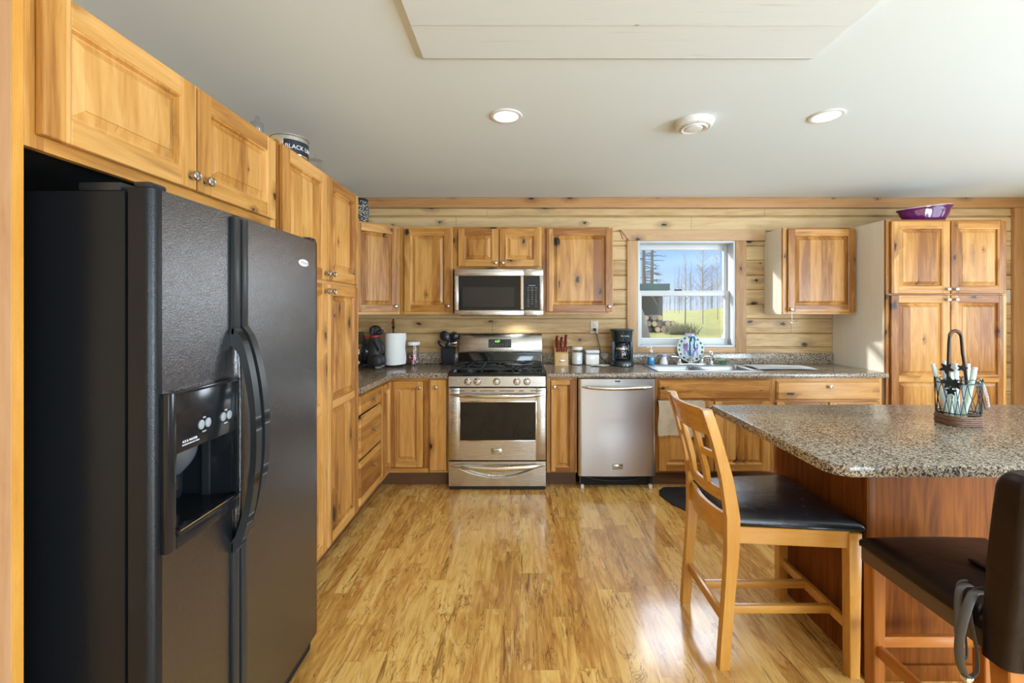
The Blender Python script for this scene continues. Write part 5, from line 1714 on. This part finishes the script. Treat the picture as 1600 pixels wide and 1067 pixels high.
BK = M['black_plastic_blue']
utensil('ladle', 'large round black ladle, tallest spoon in the crock on its left side', (ux - .012, uy - .01, CT + .010), (ux - .030, uy + .005, CT + .215), spoon_head(.044, .048, BK), BK, 'ladle')
utensil('pasta_server', 'black toothed pasta server on the right side of the utensil crock', (ux + .010, uy + .01, CT + .010), (ux + .046, uy + .0, CT + .212), claw_head(BK), BK)
utensil('slotted_turner', 'black slotted turner in the middle of the utensil crock', (ux + .0, uy + .025, CT + .010), (ux + .012, uy + .025, CT + .195), slot_head(BK), BK)
utensil('serving_spoon', 'black serving spoon leaning far left out of the utensil crock', (ux + .02, uy - .03, CT + .010), (ux - .052, uy - .035, CT + .165), spoon_head(.022, .034, BK), BK, 'spoon')
utensil('serving_spoon', 'black serving spoon leaning low at the front of the utensil crock', (ux - .03, uy - .040, CT + .010), (ux - .002, uy - .046, CT + .150), spoon_head(.024, .034, BK), BK, 'spoon')
utensil('steel_spoon', 'shiny steel spoon leaning right out of the utensil crock', (ux - .015, uy - .02, CT + .010), (ux + .050, uy - .044, CT + .180), spoon_head(.026, .018, M['chrome']), M['chrome'], 'spoon')

# ================================================================== COUNTER THINGS, RIGHT OF THE RANGE
# knife block
kx, ky = .372, 3.895
mb = MB()
mb.prism([(ky - .062, CT), (ky + .066, CT), (ky + .070, CT + .205), (ky + .052, CT + .213), (ky - .058, CT + .105)], kx - .058, kx + .060, M['block_wood'], axis='x', b=.003, seg=2)
blk = mb.build('knife_block', loc=(kx, ky, CT))
tag(blk, 'beech knife block full of red-handled knives, right of the range', 'knife block')
mb = MB(); mb.box(kx - .024, kx + .026, ky - .0632, ky - .0605, CT + .034, CT + .050, M['handle_steel'], b=.001); lbp = mb.build('nameplate', blk)
sl = Vector((0, .110, .108)).normalized(); nrm_ = Vector((0, -.7, .7)).normalized()
def knife(name, label, x, u, L, w, grp, first=None):
    p = Vector((x, ky - .058, CT + .105)) + sl * u
    o = thing(name, label, 'knife', tuple(p), grp)
    d = nrm_
    mb = MB(); mb.tube([p + d * .001, p + d * .012], w * .8, M['handle_steel'], 10, flat=.8); mb.build('bolster', o)
    mb = MB(); mb.tube([p + d * .012, p + d * L * .4, p + d * L * .8, p + d * L], [w * .85, w, w * .92, w * 1.05], M['red_handle'], 10, flat=.85); h = mb.build('handle', o)
    mb = MB(); mb.tube([p + d * L, p + d * (L + .005)], w * .9, M['handle_steel'], 10, flat=.85); mb.build('end_cap', o)
    return o
k0 = knife('steak_knife', 'red-handled steak knife in the bottom row of the knife block', kx - .040, .018, .062, .0094, 'steak knives in the knife block')
for k in range(1, 5):
    copy_tree(k0, (k * .0205, 0, 0))
knife('carving_knife', 'long red-handled knife at the upper left corner of the knife block', kx - .040, .118, .098, .0128, 'large knives in the block')
knife('carving_knife', 'red-handled knife in the left column of the block, just below the upper left one', kx - .040, .068, .088, .0128, 'large knives in the block')
knife('carving_knife', 'red-handled knife high in the middle of the knife block', kx + .002, .112, .085, .0128, 'large knives in the block')
knife('carving_knife', 'red-handled knife in the middle of the block, above the steak knives', kx - .004, .066, .080, .0128, 'large knives in the block')
knife('carving_knife', 'red-handled knife at the upper right corner of the knife block', kx + .040, .122, .105, .0128, 'large knives in the block')
knife('carving_knife', 'red-handled knife right of centre in the block, over the right steak knives', kx + .036, .072, .082, .0128, 'large knives in the block')
# sugar jar
jx, jy = .521, 3.920
sj = thing('sugar_jar', 'clear jar of white sugar with a white lid, beside the knife block', 'jar', (jx, jy, CT))
mb = MB(); mb.lathe([(.0, .0), (.044, .0), (.0495, .006), (.0495, .118), (.046, .126), (.0445, .134), (.0435, .134), (.0445, .124), (.0480, .116), (.0480, .007), (0, .004)], (jx, jy, CT), M['clear_glass'], 36); mb.build('body', sj)
mb = MB(); mb.lathe([(.0450, .1345), (.0485, .136), (.0485, .158), (.046, .162), (0, .163)], (jx, jy, CT), M['white_plastic'], 36); mb.build('lid', sj)
mb = MB(); mb.lathe([(0, .005), (.0476, .0075), (.0476, .108), (.02, .107), (0, .104)], (jx, jy, CT), M['sugar'], 32); tag(mb.build('sugar', loc=(jx, jy, CT)), 'white sugar filling the clear jar beside the knife block', 'sugar', kind='stuff')
# square canister
qx, qy = .655, 3.925
cn = thing('canister', 'square white canister with a clear looped lid, left of the coffee maker', 'canister', (qx, qy, CT))
mb = MB(); mb.box(qx - .060, qx + .060, qy - .050, qy + .050, CT, CT + .098, M['ceramic_white'], b=.012, seg=3); mb.build('body', cn)
mb = MB(); mb.box(qx - .061, qx + .061, qy - .051, qy + .051, CT + .0985, CT + .104, M['grey_plastic'], b=.002); mb.box(qx - .062, qx + .062, qy - .052, qy + .052, CT + .1045, CT + .134, M['white_soft'], b=.010, seg=3); ld = mb.build('lid', cn)
for sg in (-1, 1):
    mb = MB(); mb.tube([(qx + sg * .016 + .016 * math.cos(PI * k / 12), qy, CT + .132 + .026 * math.sin(PI * k / 12)) for k in range(13)], .0035, M['clear_glass'], 6); mb.build('lid_loop', ld)
mb = MB()
def nap(a, b):
    return (.615 + .165 * a + .03 * b, 3.78 + .10 * b - .02 * a, CT + .0012 + .005 * (1 + math.sin(7 * a + 4 * b)) * (.3 + a * .7) * .9)
mb.grid(nap, 16, 8, M['paper']); mb.grid(lambda a, b: tuple(Vector(nap(a, b)) + Vector((0, 0, .0016))), 16, 8, M['paper'])
tag(mb.build('paper_napkin', loc=(.7, 3.83, CT)), 'crumpled white paper napkin lying in front of the square canister', 'napkin')
# coffee maker
fx, fy_ = .908, 3.830
cm = thing('coffee_maker', 'black drip coffee maker on the counter, left of the window', 'coffee maker', (fx, fy_, CT))
TB = M['teal_black']
mb = MB(); mb.lathe([(.0, .001), (.098, .001), (.102, .006), (.101, .030), (.094, .046), (.080, .050), (0, .050)], (fx, fy_, CT), TB, 40, sy=.92); bs_ = mb.build('base', cm)
mb = MB(); mb.lathe([(0, .0505), (.070, .0505), (.070, .054), (0, .055)], (fx, fy_ - .012, CT), M['black_matte'], 32); mb.build('warming_plate', cm)
mb = MB(); mb.prism([(fx - .088, fy_ + .03), (fx + .088, fy_ + .03), (fx + .082, fy_ + .088), (fx - .082, fy_ + .088)], CT + .045, CT + .225, TB, axis='z', b=.01, seg=2); mb.build('water_tank', cm)
for sg in (-1, 1):
    mb = MB(); mb.prism([(fx + sg * .070, fy_ - .02), (fx + sg * .092, fy_ - .02), (fx + sg * .092, fy_ + .04), (fx + sg * .070, fy_ + .04)], CT + .045, CT + .222, TB, axis='z', b=.006); mb.build('side_column', cm)
mb = MB(); mb.lathe([(0, .212), (.080, .212), (.088, .220), (.096, .300), (.098, .312), (0, .314)], (fx, fy_, CT), TB, 40, sy=.95); hd = mb.build('brew_head', cm)
mb = MB(); mb.lathe([(.098, .3125), (.106, .314), (.108, .320), (.100, .327), (.03, .331), (0, .331)], (fx, fy_, CT), plain('coffee_lid_plastic', (.05, .07, .085), .3), 40, sy=.95); ld = mb.build('lid', cm)
mb = MB(); mb.box(fx - .110, fx - .085, fy_ - .03, fy_ - .005, CT + .312, CT + .326, M['black_matte'], b=.003); mb.build('lid_tab', ld)
mb = MB(); text_mesh(mb, 'Mr. Coffee', .017, UT(fx + .006, fy_ - .0915, CT + .268), M['white_print']); mb.build('lettering', hd)
mb = MB(); mb.box(fx + .0, fx + .026, fy_ - .0945, fy_ - .09, CT + .018, CT + .030, M['grey_plastic'], b=.002); mb.build('switch', bs_)
carafe = thing('coffee_carafe', 'glass coffee carafe with a black handle, inside the coffee maker', 'carafe', (fx - .008, fy_ - .022, CT + .055))
cxx, cyy = fx - .008, fy_ - .022
mb = MB(); mb.lathe([(0, .0560), (.050, .0560), (.062, .066), (.066, .095), (.056, .150), (.046, .180), (.048, .188), (.045, .188), (.043, .180), (.053, .150), (.063, .095), (.059, .068), (0, .059)], (cxx, cyy, CT), M['coffee_glass'], 36); gb = mb.build('glass_body', carafe)
mb = MB(); mb.lathe([(.0465, .1885), (.050, .190), (.050, .203), (.03, .207), (0, .207)], (cxx, cyy, CT), M['black_gloss'], 32); mb.lathe([(.0560, .148), (.0572, .149), (.0522, .166), (.051, .166)], (cxx, cyy, CT), M['chrome'], 32); mb.build('collar', carafe)
mb = MB(); mb.tube([(cxx + .030, cyy - .040, CT + .195), (cxx + .038, cyy - .062, CT + .190), (cxx + .042, cyy - .068, CT + .15), (cxx + .042, cyy - .066, CT + .105), (cxx + .036, cyy - .052, CT + .085)], .0085, M['black_gloss'], 10); mb.build('handle', carafe)
for k in range(5):
    mb = MB(); mb.box(cxx - .016, cxx - .004, cyy - .0675 + .0024 * k, cyy - .0670 + .0024 * k, CT + .085 + .016 * k, CT + .088 + .016 * k, M['white_print']); mb.build('level_mark', gb)
# power cord of the coffee maker
cord = thing('power_cord', 'thin black power cord from the outlet to the coffee maker', 'cord', (ox, BW - .02, oz - .02))
mb = MB(); mb.box(ox - .012, ox + .012, BW - .036, BW - .0092, oz - .033, oz - .010, M['black_matte'], b=.004); mb.build('plug', cord)
mb = MB()
p = [Vector(q) for q in ((ox, BW - .030, oz - .032), (ox + .015, BW - .034, oz - .075), (ox + .042, BW - .034, oz - .16), (ox + .052, BW - .030, oz - .22), (ox + .046, BW - .032, oz - .27), (ox + .075, BW - .05, CT + .04), (ox + .11, BW - .07, CT + .008), (ox + .145, BW - .08, CT + .006), (fx - .055, fy_ + .087, CT + .02))]
for _ in range(2):
    q = [p[0]]
    for a, b in zip(p[:-1], p[1:]):
        q += [a.lerp(b, .25), a.lerp(b, .75)]
    q.append(p[-1]); p = q
mb.tube(p, .0030, M['black_matte'], 7); mb.build('wire', cord)

# ================================================================== SINK AND TAP
sk0, sk1, sy0, sy1 = 1.108, 1.952, 3.458, 3.925
sz = .9146
snk = thing('kitchen_sink', 'double-bowl stainless drop-in sink under the window', 'sink', (1.53, 3.69, .914))
def bowl_edge(x0, x1, y0, y1, r, n=6):
    out = []
    for cxx_, cyy_, a0_ in ((x1 - r, y1 - r, 0), (x0 + r, y1 - r, PI / 2), (x0 + r, y0 + r, PI), (x1 - r, y0 + r, 1.5 * PI)):
        for k in range(n + 1):
            a = a0_ + PI / 2 * k / n
            out.append((cxx_ + r * math.cos(a), cyy_ + r * math.sin(a)))
    return out
bowls = ((1.150, 1.518, 3.495, 3.835), (1.545, 1.912, 3.495, 3.835))
mb = MB()
SM = M['sink_steel']
mb.box(sk0, sk1, sy0, 3.495, sz, sz + .006, SM, b=.002); mb.box(sk0, sk1, 3.835, sy1, sz, sz + .006, SM, b=.002)
mb.box(sk0, 1.150, 3.495, 3.835, sz, sz + .006, SM); mb.box(1.912, sk1, 3.495, 3.835, sz, sz + .006, SM); mb.box(1.518, 1.545, 3.495, 3.835, sz, sz + .006, SM)
mb.build('rim', snk)
for b in bowls:
    mb = MB()
    rings = [(0.0, sz + .0058, .004), (.004, sz + .002, .03), (.010, sz - .02, .05), (.018, sz - .13, .06), (.045, sz - .155, .06), (.10, sz - .160, .05)]
    allv, n_ = [], None
    for ins, z, r in rings:
        e = bowl_edge(b[0] + ins, b[1] - ins, b[2] + ins, b[3] - ins, r)
        n_ = len(e)
        allv += [(p_[0], p_[1], z) for p_ in e]
    fs = []
    for k in range(len(rings) - 1):
        for i in range(n_):
            j = (i + 1) % n_
            fs.append((k * n_ + i, k * n_ + j, (k + 1) * n_ + j, (k + 1) * n_ + i))
    fs.append(tuple((len(rings) - 1) * n_ + i for i in range(n_)))
    mb.add(allv, fs, SM)
    mb.build('bowl', snk, angle=60)
fx_, fyy = 1.535, 3.880
zr = sz + .0062
tap = thing('kitchen_faucet', 'high-arched bluish chrome faucet with two lever handles behind the sink', 'faucet', (fx_, fyy, zr))
mb = MB(); mb.box(fx_ - .130, fx_ + .130, fyy - .024, fyy + .024, zr, zr + .010, M['chrome'], b=.004); mb.build('base_plate', tap)
mb = MB(); mb.lathe([(.026, .010), (.026, .022), (.018, .030), (.016, .060), (.020, .066), (.014, .075), (0, .076)], (fx_, fyy, zr), M['chrome'], 24); mb.build('spout_base', tap)
mb = MB()
sp_ = [(fx_, fyy, zr + .07)] + [(fx_, fyy, zr + .20)] + [(fx_, fyy - .050 + .050 * math.cos(PI * k / 12), zr + .205 + .050 * math.sin(PI * k / 12)) for k in range(13)] + [(fx_, fyy - .100, zr + .165)]
mb.tube(sp_, .0118, M['faucet_blue'], 14); mb.lathe([(.0135, 0), (.0145, .004), (.0145, .022), (.012, .026)], (fx_, fyy - .100, zr + .150), M['faucet_blue'], 16); mb.build('spout', tap)
for sg in (-1, 1):
    hx_ = fx_ + sg * .100
    mb = MB(); mb.lathe([(.022, .010), (.022, .018), (.014, .028), (.012, .046), (.018, .052), (.018, .066), (.010, .076), (0, .078)], (hx_, fyy, zr), M['chrome'], 22)
    mb.tube([(hx_, fyy, zr + .062), (hx_ + sg * .035, fyy - .004, zr + .070), (hx_ + sg * .075, fyy - .008, zr + .072)], [.006, .0055, .007], M['chrome'], 10); mb.build('handle', tap)
spx = (1112 - 812) / 174.4
sy_ = thing('sink_sprayer', 'chrome pull-out sprayer standing right of the faucet', 'sprayer', (spx, fyy, zr))
mb = MB(); mb.lathe([(.024, 0), (.024, .006), (.016, .014), (.015, .030), (0, .032)], (spx, fyy, zr), M['chrome'], 22); mb.build('holder', sy_)
mb = MB(); mb.lathe([(.012, .030), (.013, .050), (.017, .080), (.019, .098), (.016, .112), (.008, .118), (0, .119)], (spx, fyy, zr), M['chrome'], 22); mb.tube([(spx, fyy, zr + .10), (spx - .014, fyy - .024, zr + .106)], [.014, .012], M['chrome'], 12); mb.build('head', sy_)
# soap bottle
bx_, by_ = (1017.5 - 812) / 174.5, 3.870
sbp = thing('soap_bottle', 'clear pump bottle of blue hand soap at the left end of the sink', 'soap bottle', (bx_, by_, zr))
mb = MB(); mb.lathe([(0, .0), (.031, 0), (.034, .004), (.031, .060), (.024, .088), (.014, .100), (.012, .108), (0, .108)], (bx_, by_, zr), M['clear_plastic'], 28, sy=.7); mb.build('body', sbp)
mb = MB(); mb.lathe([(0, .002), (.030, .003), (.031, .010), (.0285, .060), (.0265, .066), (0, .066)], (bx_, by_, zr), M['blue_liquid'], 28, sy=.66); mb.build('liquid_soap', sbp)
mb = MB(); mb.lathe([(.013, .1085), (.015, .110), (.015, .124), (.006, .128), (.0045, .150), (.010, .152), (.010, .162), (0, .164)], (bx_, by_, zr), M['white_soft'], 20); mb.tube([(bx_, by_, zr + .157), (bx_ - .034, by_ - .006, zr + .156), (bx_ - .044, by_ - .007, zr + .149)], .0046, M['white_soft'], 8); mb.build('pump', sbp)
# squat container
qx_, qy_ = (1038 - 812) / 174.5, 3.885
sc_o = thing('scrubber_holder', 'small clear and lilac container beside the blue soap bottle', 'container', (qx_, qy_, zr))
mb = MB(); mb.lathe([(0, 0), (.034, 0), (.036, .004), (.026, .050), (.022, .066), (.020, .066), (.024, .048), (.033, .005), (0, .003)], (qx_, qy_, zr), M['white_soft'], 28); mb.build('body', sc_o)
mb = MB(); mb.lathe([(.024, .0665), (.027, .068), (.027, .084), (.022, .090), (0, .091)], (qx_, qy_, zr), M['blue_white'], 28); mb.build('cap', sc_o)
# round flower plate leaning behind the faucet
ppx, ppy, ppz, pr_ = 1.562, 3.947, 1.055, .126
pl = thing('flower_plate', 'round painted plate with purple flowers standing behind the faucet', 'plate', (ppx, ppy, ppz - pr_))
PT = Matrix.Translation((ppx, ppy, ppz)) @ Matrix.Rotation(PI / 2 - .12, 4, 'X')
mb = MB(PT)
mb.lathe([(0, -.002), (pr_ * .98, -.002), (pr_, .001), (pr_ * .98, .004), (0, .003)], (0, 0, 0), plain('pale_aqua_glaze', (.56, .68, .68), .2, coat=.4), 56); disc = mb.build('disc', pl)
def dots(name, items, m, parent):
    for x, y, rx, ry, rot in items:
        mb = MB(PT @ Matrix.Translation((x, y, .0042)) @ Matrix.Rotation(rot, 4, 'Z'))
        mb.lathe([(1, -.0008), (.9, .0006), (0, .001)], (0, 0, 0), m, 16, T=Matrix.Diagonal((rx, ry, 1, 1)))
        mb.build(name, parent)
dots('rim_dot', [(pr_ * .84 * math.cos(2 * PI * k / 16 + .1), pr_ * .84 * math.sin(2 * PI * k / 16 + .1), .0095, .0115, 2 * PI * k / 16 + .1) for k in range(16)], plain('dark_teal_glaze', (.010, .050, .070), .25), disc)
PP, P2 = plain('purple_glaze', (.24, .10, .36), .25), plain('violet_glaze', (.40, .30, .62), .25)
dots('petal', [(-.050, .012, .017, .036, .25), (-.036, .018, .014, .036, -.2), (.050, .010, .018, .038, -.25), (.036, .016, .014, .036, .2)], PP, disc)
dots('petal', [(-.056, -.025, .012, .034, -.1), (.055, -.030, .012, .034, .1), (.0, -.022, .022, .030, 0.)], P2, disc)
dots('leaf', [(-.020, -.05, .009, .040, .3), (.020, -.05, .009, .040, -.3)], plain('blue_glaze', (.06, .14, .40), .25), disc)
mb = MB(PT); mb.box(-.045, .050, .100, .142, -.003, .005, plain('grey_lilac_glaze', (.42, .40, .46), .3), b=.012, seg=3); mb.build('crest', pl)
mb = MB(); mb.box(ppx - .05, ppx + .05, 3.928, 3.974, .9145, .926, M['brown_metal'], b=.002); mb.build('stand', pl)
# glass dish and dish cloth
gx_, gy_ = (1131 - 812) / 174., 3.895
mb = MB(); mb.lathe([(0, 0), (.028, 0), (.036, .030), (.038, .036), (.035, .036), (.026, .004), (0, .003)], (gx_, gy_, zr), M['green_glass'], 28); tag(mb.build('glass_dish', loc=(gx_, gy_, zr)), 'small pale green glass dish at the right end behind the sink', 'dish')
mb = MB()
def cl(a, b):
    x = 1.965 + .50 * a + .02 * b; y = 3.545 + .30 * b + .02 * math.sin(3 * a)
    z = CT + .0015 + .008 * (.5 + .5 * math.sin(11 * a + 2 * b)) * (.4 + .6 * math.sin(PI * b)) + .004 * (.5 + .5 * math.sin(7 * b + 5 * a))
    return (x, y, z)
mb.grid(cl, 40, 24, M['cloth']); mb.grid(lambda a, b: tuple(Vector(cl(a, b)) + Vector((0, 0, .002))), 40, 24, M['cloth'])
tag(mb.build('dish_cloth', loc=(2.2, 3.68, CT)), 'pale folded dish cloth spread on the counter right of the sink', 'cloth')
# towel over the sink cabinet door
mb = MB()
def tw(a, b):
    x = 1.085 + .36 * a
    f = .010 * math.sin(9 * a + 1.5 * b) * (.25 + .75 * b)
    z = .695 - .275 * b + .008 * math.sin(5 * a) * b + (.004 * math.sin(60 * a) if b > .97 else 0)
    return (x + .006 * math.sin(6 * b), 3.381 - abs(f) * .5 - .003, z)
mb.grid(tw, 50, 24, M['towel']); mb.grid(lambda a, b: tuple(Vector(tw(a, b)) + Vector((0, .0035, 0))), 50, 24, M['towel'])
mb.box(1.088, 1.442, 3.378, 3.409, .693, .6965, M['towel'], b=.001)
tag(mb.build('tea_towel', loc=(1.26, 3.385, .695)), 'cream tea towel hung over the left door of the sink cabinet', 'towel')
# floor mat
mb = MB()
mb.prism([(1.060, 3.28), (1.085, 3.36), (1.14, 3.42), (1.82, 3.42), (1.90, 3.36), (1.92, 3.02), (1.86, 2.93), (1.30, 2.92), (1.20, 2.97), (1.10, 3.12)], .0008, .011, M['rubber'], axis='z', b=.004, seg=2)
for k in range(10):
    mb.box(1.22, 1.84, 2.99 + k * .04, 3.0 + k * .04, .011, .0125, M['rubber'])
tag(mb.build('floor_mat', loc=(1.5, 3.2, 0)), 'dark rubber mat on the floor in front of the sink cabinet', 'mat')
# chain hanging from the knob of the right wall cabinet
kx_, kz_ = 2.262 + .056, 1.414
chn = thing('key_chain', 'short silver chain hanging from the knob of the wall cabinet right of the window', 'chain', (kx_, UY - .032, kz_))
mb = MB(); mb.tube([(kx_ + .0078 * math.cos(2 * PI * k / 14), UY - .0320, kz_ + .0078 * math.sin(2 * PI * k / 14) - .0005) for k in range(14)], .0012, M['chrome'], 6, close=True); mb.build('ring', chn)
for k in range(9):
    mb = MB()
    zz = kz_ - .0125 - k * .0098
    mb.tube([(kx_ + (.0034 * math.cos(t) if k % 2 == 0 else 0), UY - .032 + (.0034 * math.cos(t) if k % 2 else 0), zz + .0062 * math.sin(t)) for t in [2 * PI * j / 10 for j in range(10)]], .0013, M['chrome'], 5, close=True); mb.build('link', chn)
mb = MB(); mb.lathe([(0, -.012), (.006, -.008), (.007, 0), (.003, .008), (0, .01)], (kx_, UY - .032, kz_ - .112), M['chrome'], 12); mb.build('bead', chn)

# ================================================================== WIRE BASKET ON THE ISLAND
wx_, wy_, wz_ = 1.906, 1.878, .9142
def eb(e, d, z):
    # e: to the right across the basket's front corner, d: towards the room
    return (wx_ + .7071 * (e - d), wy_ - .7071 * (e + d), wz_ + z)
bk_ = thing('wire_basket', 'dark wire basket with a tall arched handle and black metal leaves, on the island', 'basket', (wx_, wy_, wz_))
def ov(a, rx, ry, n=3.0):
    c, s_ = math.cos(a), math.sin(a)
    return (wx_ + rx * abs(c) ** (2 / n) * (1 if c >= 0 else -1), wy_ + ry * abs(s_) ** (2 / n) * (1 if s_ >= 0 else -1))
rbx, rby = .068, .058
mb = MB()
for k in range(5):
    mb.tube([(*ov(2 * PI * i / 40, rbx + .002 * (k % 2), rby + .002 * (k % 2)), wz_ + .005 + .0085 * k) for i in range(40)], .0052, M['wicker'], 6, close=True)
mb.prism([ov(2 * PI * i / 40, rbx - .004, rby - .004) for i in range(40)], wz_ + .001, wz_ + .008, M['wicker'], axis='z')
mb.build('wicker_base', bk_)
mb = MB()
for zz, g in ((.052, 1.0), (.180, 1.06)):
    mb.tube([(*ov(2 * PI * i / 40, rbx * g, rby * g), wz_ + zz) for i in range(40)], .0026, M['dark_wire'], 6, close=True)
NW = 18
for i in range(NW):
    for sg in (1, -1):
        a0_, a1_ = 2 * PI * i / NW, 2 * PI * (i + sg * 1.0) / NW
        pts_ = []
        for t in range(7):
            f = t / 6
            g = 1 + .06 * f
            pts_.append((*ov(a0_ + (a1_ - a0_) * f, rbx * g, rby * g), wz_ + .046 + .134 * f))
        mb.tube(pts_, .0014, M['dark_wire'], 5)
    a = 2 * PI * (i + .5) / NW
    pts_ = []
    for t in range(9):
        th = PI * t / 8
        aa = a + .17 * math.cos(th)
        pts_.append((*ov(aa, rbx * 1.06, rby * 1.06), wz_ + .180 + .020 * math.sin(th)))
    mb.tube(pts_, .0016, M['dark_wire'], 5)
mb.build('wire_body', bk_)
mb = MB()
hpts = [eb(-.030, .045, .17), eb(-.030, .030, .25), eb(-.028, .012, .34)] + [eb(-.008 - .019 * math.cos(PI * k / 8), .006 - .002 * k, .365 + .040 * math.sin(PI * k / 8)) for k in range(9)] + [eb(.014, -.012, .31), eb(.022, -.012, .24), eb(.026, -.010, .172)]
mb.tube(hpts, .0062, M['brown_metal'], 10)
mb.build('handle', bk_)
mb = MB(); mb.tube(hpts[4:10], .0078, M['wicker'], 10); mb.build('handle_wrap', bk_)
rr = random.Random(3)
for le_, ld_, lz_, sc_ in ((-.036, .078, .245, .027), (-.026, .082, .186, .031), (-.008, .082, .180, .026), (-.022, .084, .150, .020), (.012, .030, .247, .020)):
    LM = Matrix.Translation(eb(le_, ld_, lz_)) @ Matrix.Rotation(-PI / 4 + rr.uniform(-.3, .3), 4, 'Z') @ Matrix.Rotation(PI / 2 + rr.uniform(-.3, .3), 4, 'X') @ Matrix.Rotation(rr.random() * 6, 4, 'Z')
    mb = MB(LM)
    pts_ = []
    for k in range(20):
        a = 2 * PI * k / 20
        r = sc_ * (1.0 if k % 4 == 0 else (.45 if k % 2 == 0 else .66))
        pts_.append((r * math.cos(a), r * math.sin(a)))
    mb.prism(pts_, -.0012, .0012, M['leaf_black'], axis='z'); mb.tube([(0, 0, 0), (0, 0, .006)], .004, M['leaf_black'], 6)
    mb.build('metal_leaf', bk_)
sticks = [(-.030, .000, -.080, .004, .255, .0085, 'stick_white', 'translucent white plastic tube leaning far left out of the wire basket'),
          (-.034, -.026, -.042, -.020, .268, .0090, 'stick_lilac', 'pale lilac plastic tube just right of the left-leaning one, behind the leaves'),
          (-.004, -.004, -.010, -.004, .262, .0120, 'stick_white', 'thick white plastic tube standing upright in the basket middle'),
          (.014, -.026, .030, -.030, .262, .0095, 'stick_lilac', 'pale lilac plastic tube right of the upright white one in the basket'),
          (.014, .022, .050, .012, .252, .0100, 'stick_green', 'mint green plastic tube leaning right at the front of the basket'),
          (-.022, .026, -.022, .030, .225, .0090, 'stick_green', 'short mint green plastic tube behind the black leaves')]
for e0_, d0_, e1_, d1_, h_, r_, m_, lb_ in sticks:
    a, b = Vector(eb(e0_, d0_, .013)), Vector(eb(e1_, d1_, h_))
    o = thing('plastic_tube', lb_, 'tube', tuple(a), 'plastic tubes in the wire basket')
    mb = MB(); mb.tube([a, a.lerp(b, .93)], r_, M[m_], 12); mb.build('body', o)
    mb = MB(); mb.tube([a.lerp(b, .93), a.lerp(b, .94), b], [r_, r_ * .86, r_ * .84], M['white_soft'], 12); mb.build('cap', o)
mb = MB()
cur = [Vector(eb(.046, -.004, .196)), Vector(eb(.064, .002, .204)), Vector(eb(.074, .004, .176)), Vector(eb(.086, .004, .13)), Vector(eb(.092, .004, .085))]
mb.tube(cur, [.008, .009, .0095, .009, .006], M['clear_plastic'], 10, flat=.6)
tag(mb.build('clear_band', loc=tuple(cur[1])), 'clear plastic band hooked over the right rim of the wire basket', 'band')
mb = MB(); mb.tube([eb(.062, .020, .186), eb(.070, .024, .14), eb(.080, .026, .080), eb(.087, .026, .082)], .0022, M['black_matte'], 6)
tag(mb.build('black_pick', loc=eb(.062, .020, .186)), 'thin black pick hooked on the right side of the wire basket', 'pick')
